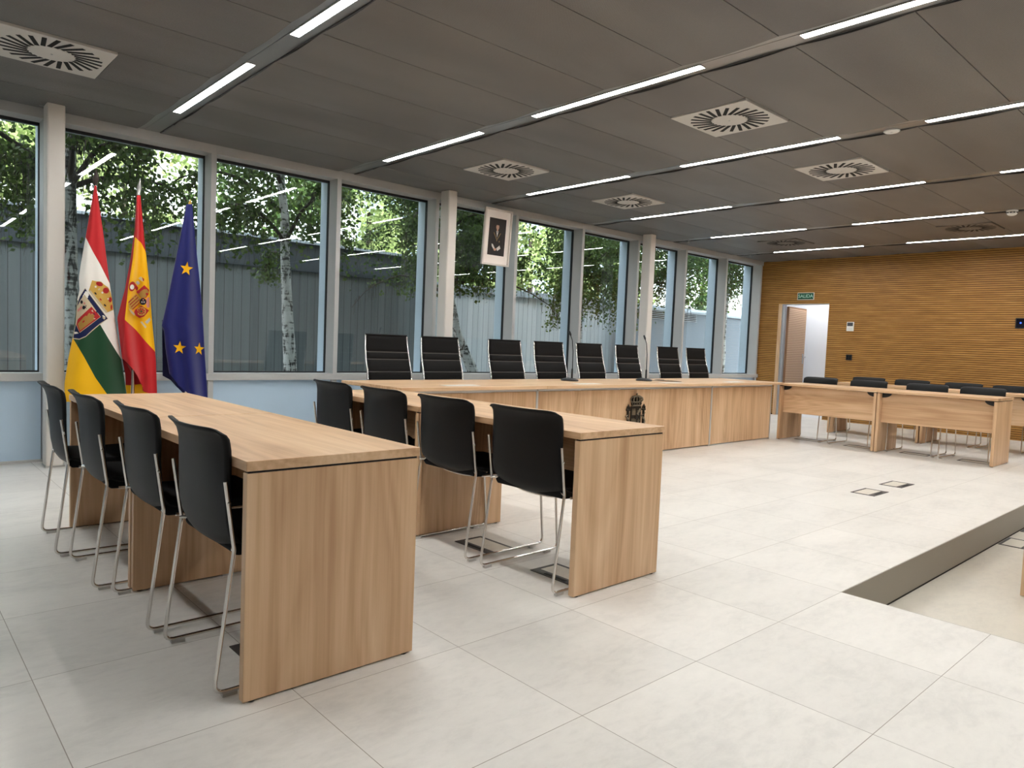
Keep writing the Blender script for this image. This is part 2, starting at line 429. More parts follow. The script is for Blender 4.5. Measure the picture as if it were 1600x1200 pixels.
j.box((WX0+.03, DR, DT-.012), (WX0+.2, DL, DT), 2); j.box((WX0+.03, DR, 0), (WX0+.2, DR+.012, DT-.012), 2)
struct(j.build('trim_11', [WZ, M['steel'], M['corridor']]))
# open door leaf, hinged on the left jamb, swung into the white corridor
d = bpy.data.objects.new('door_1', None); col.objects.link(d); d.location = (WX0+.2, DL-.014, 0); d.rotation_euler = (0, 0, R(4)); struct(d)
lf = MB(); lf.box((.0, -.036, .012), (.80, -.0, DT-.03), 0); slats(lf, .01, .79, .02, DT-.035, 0)
lf = MB(); lf.box((.0, -.03, .012), (.80, .01, DT-.03), 1)
z = .02
while z < DT-.06: lf.box((.004, -.038, z), (.796, -.029, z+.022), 0); z += .032
lf.build('door_leaf', [M['slatdoor'], M['groovedoor']], d)
h = MB(); h.box((.70, -.044, .93), (.745, -.0375, 1.12)); h.tube([(.722, -.044, 1.06), (.722, -.085, 1.06), (.715, -.092, 1.06), (.60, -.092, 1.06)], .009)
h.build('door_handle', M['steel'], d)
# corridor behind the doorway
k_ = MB(); x0, x1 = WX0+.2, WX0+1.35
k_.box((x1, 4.2, 0), (x1+.1, 7.1, 2.7)); k_.box((x0, 7.0, 0), (x1, 7.1, 2.7)); k_.box((x0, 4.2, 0), (x1, 4.3, 2.7)); k_.box((WX0+.2, 4.2, 2.6), (x1+.1, 7.1, 2.7)); k_.box((WX0+.2, 4.2, -.1), (x1+.1, 7.1, 0))
struct(k_.build('wall_corridor', M['corridor']))
t = thing('corridor_light', 'round white ceiling light in the corridor behind the open door', 'ceiling light', (WX0+.8, 6.0, 2.6))
MB().lathe([(.2, 0), (.2, -.03), (.19, -.03)][:2], n=24).build('rim', M['white'], t)
MB().lathe([(.185, -.025), (.185, -.036)], n=24).build('diffuser', mat('corridor_lamp', (.9, .9, .9), .5, emit=(.97, .98, 1), es=15), t)

# unseen block added above the roof to shade the courtyard, and the courtyard itself
struct(MB().box((XL-8, YB, 3.2), (WX0+6, 7.0, 9.0)).build('wall_sun_blocker', M['offwhite']))

# ================================================================ courtyard
def planks(name, c0, c1):
    m = mat(name, c0, .8, spec=.2); k = N(m); g = k.n('ShaderNodeNewGeometry'); sep = k.n('ShaderNodeSeparateXYZ'); k.l(g.outputs['Position'], sep.inputs[0])
    t = k.math('DIVIDE', sep.outputs[0], .13); row = k.n('ShaderNodeTexWhiteNoise', noise_dimensions='1D'); k.l(k.math('FLOOR', t), row.inputs['W'])
    st = k.noise(k.map(g.outputs['Position'], (14, 1, .6)), 1, 4, .6)
    f = k.math('ADD', k.math('MULTIPLY', row.outputs[0], .4), k.math('MULTIPLY', st, .6))
    c = k.ramp(f, [(.25, c1), (.7, c0)])
    fr = k.math('FRACT', t); joint = k.math('LESS_THAN', fr, .07)
    k.l(k.mix(joint, c, tuple(q*.55 for q in c1)), k.b.inputs['Base Color']); return m
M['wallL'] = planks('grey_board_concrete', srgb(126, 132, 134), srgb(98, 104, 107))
M['wallR'] = planks('daylit_board_concrete', srgb(222, 226, 230), srgb(200, 206, 212))  # same board concrete, stronger daylight on this side painted into the colour
M['fascia'] = mat('dark_fascia', srgb(72, 78, 84), .6); M['cap'] = mat('pale_cap', srgb(190, 200, 212), .5)
M['soil'] = mat('courtyard_soil', srgb(92, 88, 76), .95)
YW = 10.6; XS = 7.7
struct(MB().box((-14, 7.03, -.4), (26, 30, -.3)).build('floor', M['soil']))
t = thing('courtyard_wall', 'grey board-marked concrete wall across the courtyard, behind the left windows', 'garden wall', (0, 0, -.3))
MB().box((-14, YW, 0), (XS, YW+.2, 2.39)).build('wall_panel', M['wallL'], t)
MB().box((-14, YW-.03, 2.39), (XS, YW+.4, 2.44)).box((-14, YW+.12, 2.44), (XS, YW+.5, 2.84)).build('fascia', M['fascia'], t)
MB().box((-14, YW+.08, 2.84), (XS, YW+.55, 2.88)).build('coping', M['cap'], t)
t = thing('courtyard_wall', 'board-marked wall outside, daylight painted into its pale colour, behind the right windows', 'garden wall', (0, 0, -.3))
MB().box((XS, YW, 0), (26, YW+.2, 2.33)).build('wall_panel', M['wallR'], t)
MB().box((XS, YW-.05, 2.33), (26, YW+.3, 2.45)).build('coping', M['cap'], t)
# plant housing with a louvre on the pale wall
YH = YW-.62; a, b = at_y(1015, 481, YH), at_y(1087, 504, YH)
t = thing('plant_housing', 'grey-blue box with a louvred vent outside the right-hand windows', 'housing', (a.x-.5, YH, -.3))
wd = b.x-a.x+9; hz = 2.28
MB().box((0, 0, 0), (wd, .45, hz)).build('casing', mat('housing_paint', srgb(128, 138, 150), .6), t)
MB().box((-.04, -.04, hz), (wd+.04, .45, hz+.05)).build('roof', M['cap'], t)
lv = MB(); z0, z1 = b.z+.3, a.z+.3
for i in range(6):
    z = z0+(z1-z0)*(i+.15)/6; lv.add([(.5, -.03, z), (b.x-a.x+.5, -.03, z), (b.x-a.x+.5, .0, z+(z1-z0)/15), (.5, .0, z+(z1-z0)/15), (.5, -.03, z+.012), (b.x-a.x+.5, -.03, z+.012)], [(0, 1, 2, 3), (0, 1, 5, 4), (4, 5, 2, 3)])
lv.box((.5, -.004, z0), (b.x-a.x+.5, -.001, z1), 1)
lv.build('louvre', [mat('louvre_slats', srgb(206, 212, 218), .5), M['gap']], t)

# birch bark and leaves
m = M['bark'] = mat('birch_bark', (.6, .6, .58), .7); k = N(m); tc = k.n('ShaderNodeTexCoord')
n1_ = k.noise(k.map(tc.outputs['Object'], (9, 9, 4)), 1, 5, .65, 1.2); n2_ = k.noise(k.map(tc.outputs['Object'], (6, 6, 40)), 1, 3, .6)
f_ = k.math('ADD', k.math('MULTIPLY', n1_, .7), k.math('MULTIPLY', n2_, .3))
k.l(k.ramp(f_, [(.41, srgb(34, 32, 30)), (.46, srgb(100, 97, 93)), (.51, srgb(204, 202, 198)), (.7, srgb(232, 231, 228))]), k.b.inputs['Base Color'])
M['twig'] = mat('dark_twig', srgb(58, 50, 42), .8)
def leafmat(name, c0, c1, trans=.35):
    m = mat(name, c0, .55, spec=.3); k = N(m); g = k.n('ShaderNodeNewGeometry')
    c = k.mix(g.outputs['Random Per Island'], c0, c1); k.l(c, k.b.inputs['Base Color'])
    tl = k.n('ShaderNodeBsdfTranslucent'); k.l(c, tl.inputs[0]); mx = k.n('ShaderNodeMixShader'); mx.inputs[0].default_value = trans
    k.l(k.b.outputs[0], mx.inputs[1]); k.l(tl.outputs[0], mx.inputs[2]); k.l(mx.outputs[0], k.t.nodes['Material Output'].inputs[0]); return m
M['leaf'] = leafmat('birch_leaf', srgb(58, 78, 36), srgb(104, 126, 62))
M['leafdark'] = leafmat('dark_leaf', srgb(44, 66, 34), srgb(84, 108, 56))
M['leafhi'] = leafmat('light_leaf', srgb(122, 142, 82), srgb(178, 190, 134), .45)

LO = Vector((0, 0, 0)); CLR = 99; LOW = 0
def leaf(mb, p, s, rnd, near=False):
    if near:
        wx, wz = p[0]+LO[0], p[2]+LO[2]
        if wz < 1.98 - LOW + .22*math.sin(2.7*wx+.4) + .16*math.sin(7.3*wx+1.1) - (.30 if rnd.random() < .16 else 0): return
        if abs(p[0]-CLR) < .13 and p[1] < .05 and wz < 2.75: return
    if p[1] < 7.25-LO[1] or (p[1] > YW-.15-LO[1] and p[2] < 2.95+.0 and LO[1] < 11): return
    a = Vector((rnd.gauss(0, 1), rnd.gauss(0, 1), rnd.gauss(0, .6)-.5)).normalized()
    b = a.cross(Vector((rnd.gauss(0, 1), rnd.gauss(0, 1), rnd.gauss(0, 1)))).normalized()
    o = len(mb.v); L = s*rnd.uniform(.7, 1.25); p = Vector(p)
    for q in (p, p+a*L*.45+b*L*.36, p+a*L, p+a*L*.45-b*L*.36): mb.v.append(tuple(q))
    mb.f.append((o, o+1, o+2, o+3)); mb.m.append(0); mb.sm.append(False)

def birch(pts, rad, label, boughs, seed, leafm='leaf', s=.058, dens=1.0, group='birch trees outside the windows', clear=False, low=0):
    """pts: trunk points in world; boughs: (height, length, azimuth, rise, droop, twigs)"""
    global LO, CLR, LOW; rnd = random.Random(seed); base = Vector(pts[0]); LO = base; LOW = low; CLR = 0 if clear else 99
    t = thing('birch_tree', label, 'tree', base, 0, group)
    P = [Vector(p)-base for p in pts]; fine = []
    for i in range(len(P)-1):
        for q in range(4): fine.append(P[i].lerp(P[i+1], q/4) + Vector((rnd.uniform(-.012, .012), rnd.uniform(-.012, .012), 0)))
    fine.append(P[-1]); n = len(fine)
    MB().tube(fine, [rad*(1-.75*i/n) for i in range(n)], 12).build('trunk', M['bark'], t)
    br = MB(); lf = MB()
    for (h, L, az, rise, droop, tw) in boughs:
        i = min(range(n), key=lambda q: abs(fine[q].z+base.z-h)); p0 = fine[i]
        d = Vector((math.cos(az), math.sin(az), 0)); pts_ = []
        if d.y < 0: L = min(L, (base.y-7.4)/max(.05, -d.y))
        elif h < 3.2: L = min(L, (YW-.3-base.y)/max(.05, d.y))
        for q in range(9):
            u = q/8; pts_.append(p0 + d*L*u + Vector((0, 0, rise*math.sin(u*1.9) - droop*u*u)) + Vector((rnd.gauss(0, .03), rnd.gauss(0, .03), rnd.gauss(0, .02)))*u)
        br.tube(pts_, [max(.004, rad*.28*(1-u/9)) for u in range(9)], 5)
        for q in range(tw):
            u = rnd.uniform(.2, 1); a = u*8; k0 = min(7, int(a)); st = pts_[k0].lerp(pts_[k0+1], a-k0)
            ln = min(rnd.uniform(.35, 1.0), max(.12, st.z+base.z-1.85+low)); dr = Vector((rnd.gauss(0, .4), rnd.gauss(0, .4), -1)).normalized()
            tp = [st + Vector((dr.x*(v/5)*ln*.7, dr.y*(v/5)*ln*.7, .08*math.sin(v) - ln*(v/5)**1.3)) for v in range(6)]
            br.tube(tp, [.004, .0035, .003, .0025, .002, .0015], 3, cap=False)
            for _ in range(int(ln*52*dens)):
                v = rnd.uniform(0, 5); v0 = min(4, int(v)); p = tp[v0].lerp(tp[v0+1], v-v0)
                leaf(lf, p + Vector((rnd.gauss(0, .06), rnd.gauss(0, .06), rnd.gauss(0, .05))), s, rnd, True)
    br.build('branches', M['twig'], t, fix=False); lf.build('foliage', M[leafm], t, fix=False)
    return t

def B(n, h0, h1, L0, L1, seed, dr=(.2, .9), tw=22):
    r_ = random.Random(seed); o = []
    for i in range(n): o.append((r_.uniform(h0, h1), r_.uniform(L0, L1), 2*math.pi*i/n + r_.uniform(-.4, .4), r_.uniform(.3, .9), r_.uniform(*dr), tw))
    return o
G = -.3
def trunk(px, py, Y, lean, top, more=()):
    p = at_y(px, py, Y); pts = [(p.x - lean[0]*(p.z-G), Y, G), (p.x, Y, p.z)] + [tuple(q) for q in more]
    l = Vector(pts[-1]); pts.append((l.x+lean[0]*(top-l.z), Y+.1, top)); return pts
birch(trunk(109, 500, 8.0, (.0, 0), 6.2), .11, 'white-barked birch trunk outside, right beside the left column', B(14, 2.2, 4.6, .7, 1.6, 1, tw=30), 11, clear=True)
birch(trunk(453, 575, 8.5, (.0, 0), 6.4, [at_y(450, 470, 8.5), at_y(441, 290, 8.5)]), .10, 'white-barked birch with a straight trunk in the third window', B(16, 1.9, 4.8, .7, 1.7, 2, tw=34), 12, clear=True)
birch(trunk(737, 578, 8.6, (-.05, 0), 6.2, [at_y(716, 525, 8.6), at_y(704, 470, 8.6), at_y(690, 380, 8.6)]), .10, 'birch with a leaning trunk seen just right of the second column', B(16, 1.7, 4.4, .8, 2.0, 3, tw=34), 13, clear=True)
q_ = at_y(697, 450, 9.4)
birch([(q_.x, 9.4, G), (q_.x, 9.4, 1.5), (q_.x-.05, 9.4, 5.5)], .08, 'leafy birch in the fourth window, its trunk hidden by leaves', B(14, 2.5, 4.6, .8, 1.9, 4, tw=28), 14, 'leafdark')
q_ = at_y(907, 500, 9.0)
birch([(q_.x, 9.0, G), (q_.x, 9.0, 1.5), (q_.x-.02, 9.0, 5.0)], .06, 'birch whose drooping leaves hang over the pale wall right of the portrait', B(18, 2.0, 4.0, .5, 1.5, 5, (.5, 1.2), tw=34), 15, low=.42)
q_ = at_y(1006, 500, 9.3)
birch([(q_.x, 9.3, G), (q_.x, 9.3, 1.5), (q_.x-.02, 9.3, 5.0)], .07, 'birch behind the third column, its crown filling the window to the right', B(14, 2.3, 4.0, .6, 1.4, 8, tw=30), 18, 'leafdark', low=-.2)
birch([(-.9, 8.6, G), (-.85, 8.6, 1.5), (-.8, 8.6, 5.5)], .09, 'dark leafy birch outside the leftmost window', B(14, 2.1, 4.4, .7, 1.5, 6, tw=30), 16, 'leafdark')
q_ = at_y(1132, 500, 9.2)
birch([(q_.x, 9.2, G), (q_.x, 9.2, 1.5), (q_.x+.1, 9.2, 4.8)], .08, 'leafy birch in the narrow windows beside the slatted wall', B(9, 2.7, 4.2, .6, 1.2, 7, tw=24), 17, 'leafdark', low=-.2)

def bush(x, y, z0, z1, rx, ry, n, label, leafm, seed, s=.13):
    global LO; LO = Vector((x, y, G)); rnd = random.Random(seed); t = thing('hedge_tree', label, 'tree', (x, y, G), 0, 'background trees beyond the wall')
    MB().tube([(0, 0, 0), (.05, 0, (z0-G)*.6), (0, .05, z0-G+.5*(z1-z0))], [.12, .1, .05], 8).build('trunk', M['twig'], t)
    lf = MB(); cl = [(rnd.uniform(-.8, .8)*rx, rnd.uniform(-.8, .8)*ry, rnd.uniform(z0, z1)-G, rnd.uniform(.3, .75)) for _ in range(44)]
    for i in range(n):
        c_ = rnd.choice(cl); d = Vector((rnd.gauss(0, 1), rnd.gauss(0, 1), rnd.gauss(0, 1))).normalized()*c_[3]*rnd.uniform(.5, 1.05)
        leaf(lf, (c_[0]+d.x, c_[1]+d.y, c_[2]+d.z), s, rnd)
    lf.build('foliage', M[leafm], t, fix=False)
names = ['bright leafy tree beyond the wall, seen in the left window', 'sunlit tree beyond the wall behind the red and white flag', 'yellow-green tree beyond the wall between the flags and the birch trunk', 'dark tree beyond the wall, behind the straight birch trunk',
         'sunlit tree beyond the wall in the fourth window', 'yellow-green tree beyond the wall behind the portrait', 'bright tree beyond the pale wall, right of the portrait', 'dark bushy tree beyond the pale wall, before the third column',
         'light green tree beyond the pale wall in the second last window', 'dark green tree beyond the pale wall in the last window']
xs = [-1.0, 1.6, 4.0, 6.6, 9.2, 11.6, 14.4, 17.4, 20.4, 23.4]
for i, x in enumerate(xs):
    bush(x, 14.6 + (i % 3)*.9 + (x > 12)*.6, 1.7, 6.6 if i not in (1, 5) else 5.2, 1.8, 1.0, 9500, names[i], ['leafdark', 'leafhi', 'leafhi', 'leafdark', 'leafhi', 'leafhi', 'leafhi', 'leafdark', 'leafhi', 'leafdark'][i], 40+i)

def house(x, y, wx, wy, h, label, cm):
    t = thing('background_building', label, 'building', (x, y, G))
    MB().box((0, 0, 0), (wx, wy, h)).build('facade', cm, t)
    MB().box((-.2, -.2, h), (wx+.2, wy+.2, h+.3)).build('roof', M['cap'], t)
    proto = None; z = 1.0
    while z < h-1.5:
        q = .8
        while q < wx-1.4:
            wn = MB(); wn.box((q, -.02, z), (q+1.1, .02, z+1.4)); wn.box((q+.5, -.04, z), (q+.6, .0, z+1.4), 1); wn.build('window', [M['gasket'], M['white']], t); q += 2.4
        z += 2.9
house(-4, 30, 14, 8, 15, 'pale grey building far behind the trees in the left windows', mat('pale_facade', srgb(214, 216, 220), .8))
house(24, 34, 16, 8, 13, 'blue-grey building far behind the trees right of the portrait', mat('blue_facade', srgb(168, 184, 204), .8))

# ================================================================ desks
TH = .727
def table(label, loc, rz, group, panel_side=1):
    """desk 0.6 (x) by 1.2 (y), origin on the floor at its middle; modesty panel on the +x side"""
    t = thing('desk', label, 'desk', loc, rz, group)
    MB().box((-.303, -.601, .697), (.303, .601, TH)).build('tabletop', WY, t, .0015)
    for s in (-1, 1):
        a, b = sorted((s*.597, s*.567))
        MB().box((-.3, a, .006), (.3, b, .690)).build('end_panel', WZ, t, .0015)
    for s in (-1, 1): MB().box((-.295, s*.582-.012, .690), (.295, s*.582+.012, .697)).build('shadow_gap', M['gap'], t)
    MB().box((.205, -.567, .35), (.225, .567, .690)).build('modesty_panel', WY, t, .001)
    for s in (-1, 1):
        pl = [(s*(.567-.10*math.cos(q*math.pi/2/8)), .690-.05*math.sin(q*math.pi/2/8)) for q in range(9)]
        MB().prism([(s*.567, .690)] + pl, 'x', .2255, .235).build('corner_bracket', M['black'], t)
    g = MB()
    for s in (-1, 1):
        for x in (-.27, .27): g.lathe([(.012, 0), (.012, .006)], (x, s*.582, 0), 10)
    g.build('feet', M['black'], t)
    return t
proto = table('near desk of the left-hand pair, its oak end panel closest to the camera', (1.12, 2.02+.60, 0), 0, 'desks with oak end panels')
G1 = 'desks with oak end panels'
dup(proto, (1.12, 3.83, 0), 0, 'far desk of the left-hand pair, just in front of the flags')
dup(proto, (2.577, 2.045+.6, 0), 0, 'near desk of the middle pair, its end panel facing the open floor')
dup(proto, (2.577, 3.852, 0), 0, 'far desk of the middle pair, touching the left end of the long bench')
dup(proto, (9.047, 2.07+.6, 0), math.pi, 'near desk of the first right-hand row, its end panel at the far right')
dup(proto, (9.047, 3.874, 0), math.pi, 'far desk of the first right-hand row, against the end of the long bench')
dup(proto, (10.53, 2.07+.6, 0), math.pi, 'near desk of the back right-hand row, partly cut by the picture edge')
dup(proto, (10.53, 3.88, 0), math.pi, 'far desk of the back right-hand row, in front of the doorway')
dup(proto, (4.763+.6, .952-.3, PZ), math.pi/2, 'desk on the lower floor at the right picture edge, only its end panel showing')

# ================================================================ stacking chairs (local +x is forward)
def arc(pts, r, n=5, tight=()):
    """polyline with rounded corners"""
    P = [Vector(p) for p in pts]; o = [P[0]]
    for i in range(1, len(P)-1):
        a = (P[i-1]-P[i]); b = (P[i+1]-P[i]); rr = min(.008 if i in tight else r, a.length*.45, b.length*.45)
        A = P[i]+a.normalized()*rr; Bq = P[i]+b.normalized()*rr
        for q in range(n+1):
            u = q/n; o.append(A*(1-u)**2 + P[i]*2*u*(1-u) + Bq*u*u)
    o.append(P[-1]); return o

def shell_x(z): # centre line of the back, x against z
    T = [(.400, .125), (.412, .088), (.43, .056), (.46, .036), (.52, .025), (.6, .018), (.68, .012), (.74, .004), (.775, -.006), (.795, -.020), (.815, -.040)]
    for (z0, x0), (z1, x1) in zip(T, T[1:]):
        if z <= z1: u = (z-z0)/(z1-z0); return x0+(x1-x0)*u
    return T[-1][1]
def stack_chair(label, loc, rz, group):
    t = thing('stacking_chair', label, 'chair', loc, rz, group)
    # back shell
    mb = MB(); nu, nv = 24, 24; th = .011; vs = []
    zt = lambda v: .402 + (.812-.402)*v
    for side in (0, 1):
        for j in range(nv+1):
            v = j/nv; z = zt(v)
            for i in range(nu+1):
                u = -1+2*i/nu; hw = .227*(1-.012*v)
                zz = z - (.016*abs(u)**14 if j == nv else (.004*abs(u)**20 if j == nv-1 else 0)) + (.040*abs(u)**3*(1-v)**5)
                x = shell_x(z) + (.020+.028*v**3)*abs(u)**2.4 + side*th
                vs.append((x, u*hw, zz))
    S = (nu+1)*(nv+1); fs = []
    for j in range(nv):
        for i in range(nu):
            a = j*(nu+1)+i; fs.append((a, a+1, a+nu+2, a+nu+1)); fs.append((S+a, S+a+nu+1, S+a+nu+2, S+a+1))
    for i in range(nu):
        fs.append((i, S+i, S+i+1, i+1)); a = nv*(nu+1)+i; fs.append((a, a+1, S+a+1, S+a))
    for j in range(nv):
        a = j*(nu+1); fs.append((a, a+nu+1, S+a+nu+1, S+a)); a += nu; fs.append((a, S+a, S+a+nu+1, a+nu+1))
    mb.add(vs, fs, 0, True); mb.build('backrest', M['shell'], t)
    # seat pad
    sp = MB(); prof = [(.075, .418), (.06, .44), (.075, .466), (.25, .458), (.42, .464), (.49, .458), (.525, .432), (.515, .412), (.25, .410)]
    sp.prism(prof, 'y', -.22, .22); sp.build('seat', M['fabric'], t, .008)
    for s in (-1, 1):
        y = s*.240
        path = arc([(.028, y, .655), (.058, y, .445), (.004, y, .014), (.55, y, .014), (.512, y, .42), (.10, y, .425)], .035, 5, (1,))
        fr = MB().tube(path, .0065, 8)
        fr.build('side_frame', M['chrome'], t)
        for x in (.05, .47):
            MB().box((x-.022, y-.009, .0), (x+.022, y+.009, .011)).build('glide', M['glide'], t)
        MB().tube([(.055, y, .445), (.062, y*.93, .449), (.085, y*.78, .452)], .007, 6).build('bracket', M['chrome'], t)
        MB().lathe([(.005, 0), (.005, .006)], n=8).build('bolt', M['chrome'], t).matrix_local = Matrix.Translation((.038, y+s*.003, .59)) @ Matrix.Rotation(s*-math.pi/2, 4, 'X')
    MB().tube([(shell_x(.402)+.004+.020*abs(u/8)**2.4, .225*u/8, .400+.04*abs(u/8)**3) for u in range(-8, 9)], .0045, 6).build('cross_rod', M['chrome'], t)
    MB().tube([(.46, -.235, .405), (.46, .235, .405)], .006, 6).build('cross_rod', M['chrome'], t)
    return t
GL, GM, GA, GB = 'chairs at the left-hand desks', 'chairs at the middle desks', 'chairs at the first right-hand row', 'chairs at the back right-hand row'
p0 = stack_chair('black shell-back chair at the left desks, closest to the camera', (.763, 2.351, 0), R(0), GL)
for loc, rz, lab, g in [((.741, 2.957, 0), R(0), 'black shell-back chair at the left desks, second from the camera', GL), ((.695, 3.545, 0), R(-1), 'black shell-back chair at the left desks, third from the camera', GL), ((.668, 4.128, 0), R(-2.5), 'black shell-back chair at the left desks, farthest, by the column', GL),
        ((2.207, 2.358, 0), R(1), 'black shell-back chair at the middle desks, closest to the open floor', GM), ((2.203, 2.961, 0), R(0), 'black shell-back chair at the middle desks, second from the open floor', GM), ((2.203, 3.56, 0), R(0), 'black shell-back chair at the middle desks, third from the open floor', GM), ((2.2, 4.16, 0), R(0), 'black shell-back chair at the middle desks, nearest the window wall', GM)]:
    dup(p0, loc, rz, lab, g)
for y, n in ((4.225, 'farthest left, in front of the doorway'), (3.61, 'second from the left'), (2.943, 'third from the left'), (2.37, 'rightmost, behind the near end panel')):
    dup(p0, (9.405, y, 0), math.pi + R(random.uniform(-2, 2)), 'black chair back above the first right-hand desk row, ' + n, GA)
for y, n in ((4.195, 'leftmost, below the thermostat'), (3.61, 'second from the left'), (2.977, 'third from the left'), (2.42, 'cut by the right picture edge')):
    dup(p0, (10.91, y, 0), math.pi + R(random.uniform(-2, 2)), 'black chair back above the back desk row, ' + n, GB)

# ================================================================ long bench under the windows
def bench(x0, x1, label, ends):
    t = thing('bench_desk', label, 'desk', ((x0+x1)/2, 4.544, 0), 0, 'units of the long oak bench')
    h = (x1-x0)/2; l = -h - (.09 if ends == -1 else -.002); r_ = h + (.05 if ends == 1 else -.002)
    MB().box((l, -.125, .708), (r_, .77, .736)).build('tabletop', WX, t, .0015)
    MB().box((-h+.014, -.0, .012), (h-.014, .022, .676)).build('front_panel', WZ, t, .001)
    MB().box((-h+.006, -.004, .680), (h-.006, .02, .704)).build('metal_rail', M['rail'], t)
    for s in (-1, 1): MB().box((s*(h-.006)-.006, -.004, .0), (s*(h-.006)+.006, .018, .680)).build('metal_post', M['rail'], t)
    for s in (-1, 1):
        a, b = sorted((s*(h-.004), s*(h-.03)))
        MB().box((a, .024, .006), (b, .55, .706)).build('side_panel', WZ, t)
    return t
def flap(parent, x):
    p = parent.location
    MB().box((x-.17-p.x, 4.545-p.y, .7362), (x+.17-p.x, 4.655-p.y, .7385)).build('cable_flap', M['white'], parent)
b1 = bench(3.02, 4.452, 'left unit of the long oak bench, next to the middle desks', -1); flap(b1, 3.62)
b2 = bench(4.452, 7.285, 'wide middle unit of the long oak bench, bearing the dark crest', 0); flap(b2, 5.17); flap(b2, 6.55)
b3 = bench(7.285, 8.69, 'right unit of the long oak bench, next to the right-hand rows', 1); flap(b3, 7.85)

# ================================================================ ribbed meeting chairs behind the bench (local +x forward)
def exec_chair(label, loc, rz):
    t = thing('meeting_chair', label, 'chair', loc, rz, 'ribbed black chairs behind the bench')
    P = [(-.145, .47), (-.17, .53), (-.185, .62), (-.195, .70), (-.205, .785), (-.225, .85), (-.245, .905), (-.26, .97), (-.275, 1.05), (-.283, 1.12)]
    def bx(z):
        for (x0, z0), (x1, z1) in zip(P, P[1:]):
            if z <= z1: return x0+(x1-x0)*(z-z0)/(z1-z0)
        return P[-1][0]
    seams = [.47, .56, .67, .785, .90, .968, 1.12]
    mb = MB(); hw = lambda z: .228 - .012*max(0, (z-.8)/.32)
    for a, b in zip(seams, seams[1:]):
        n = 6; ring = []
        for j in range(n+1):
            z = a+.004 + (b-a-.008)*j/n; bul = .005*math.sin(math.pi*min(1, max(0, j/n)))**.5
            ring.append((bx(z)+.010+bul, bx(z)-.014-bul*.5, z))
        vs = []; fs = []
        for (xf, xb, z) in ring:
            w = hw(z); vs += [(xf-.006, -w, z), (xf, -w+.02, z), (xf, w-.02, z), (xf-.006, w, z), (xb, w, z), (xb, -w, z)]
        for j in range(n):
            for q in range(6): fs.append((j*6+q, j*6+(q+1) % 6, j*6+6+(q+1) % 6, j*6+6+q))
        fs += [(0, 1, 2, 3, 4, 5)[::-1], tuple(n*6+q for q in range(6))]
        mb.add(vs, fs, 0, False)
    mb.build('backrest', M['leather'], t, .003)
    sm = MB()
    for z in seams[1:-1]: sm.box((bx(z)-.01, -hw(z)+.006, z-.0045), (bx(z)+.0135, hw(z)-.006, z+.0045))
    sm.build('seams', M['stitch'], t)
    st = MB()
    for a, b in ((-.15, -.02), (-.015, .1), (.105, .215), (.22, .30)): st.box((a, -.225, .435), (b, .225, .475))
    st.build('seat', M['leather'], t, .012)
    for s in (-1, 1):
        y = s*.238
        MB().tube([(bx(1.12)-.004, y*.945, 1.125), (bx(1.0)-.004, y*.975, 1.0), (bx(.9)-.004, y, .9), (bx(.78)-.004, y, .78), (bx(.6)-.004, y, .6), (-.15, y, .5), (-.10, y, .452), (0, y, .44), (.2, y, .445), (.30, y, .45)], .0095, 8).build('side_rail', M['chrome'], t)
    MB().tube([(bx(1.118), -.225, 1.124), (bx(1.118), .225, 1.124)], .011, 8).build('top_roll', M['leather'], t)
    MB().tube([(-.0, 0, .10), (0, 0, .3)], .03, 12).tube([(0, 0, .3), (0, 0, .42)], .02, 12).box((-.09, -.08, .415), (.09, .08, .435)).tube([(0, -.238, .44), (0, .238, .44)], .009, 6).build('column', M['chrome'], t)
    for q in range(5):
        a = q*2*math.pi/5+.3; cx, cy = math.cos(a), math.sin(a)
        lg = MB().tube([(0, 0, .11), (cx*.15, cy*.15, .10), (cx*.29, cy*.29, .075)], [.02, .016, .011], 8).build('foot', M['chrome'], t)
        cs = MB()
        for o_ in (-.014, .014): cs.lathe([(.03, -.008), (.03, .008)], n=14)
        c_ = cs.build('caster', M['black'], lg); c_.matrix_local = Matrix.Translation((cx*.29, cy*.29, .031)) @ Matrix.Rotation(a, 4, 'Z') @ Matrix.Rotation(math.pi/2, 4, 'X')
    return t
ex = [3.661, 4.285, 5.148, 5.826, 6.53, 7.259, 8.131, 8.808]
en = ['leftmost', 'second from the left', 'third from the left, just below the portrait', 'fourth from the left, behind the first microphone', 'fifth from the left, between the two microphones', 'sixth from left, by the second microphone', 'seventh from the left, right of the third column', 'rightmost']
e0 = None
for x, n in zip(ex, en):
    lab = 'ribbed black leather chair behind the bench, ' + n
    loc = (x, 5.52, 0); rz = -math.pi/2 + R(random.uniform(-1.5, 1.5))
    if e0 is None: e0 = exec_chair(lab, loc, -math.pi/2)
    else: dup(e0, loc, rz, lab)

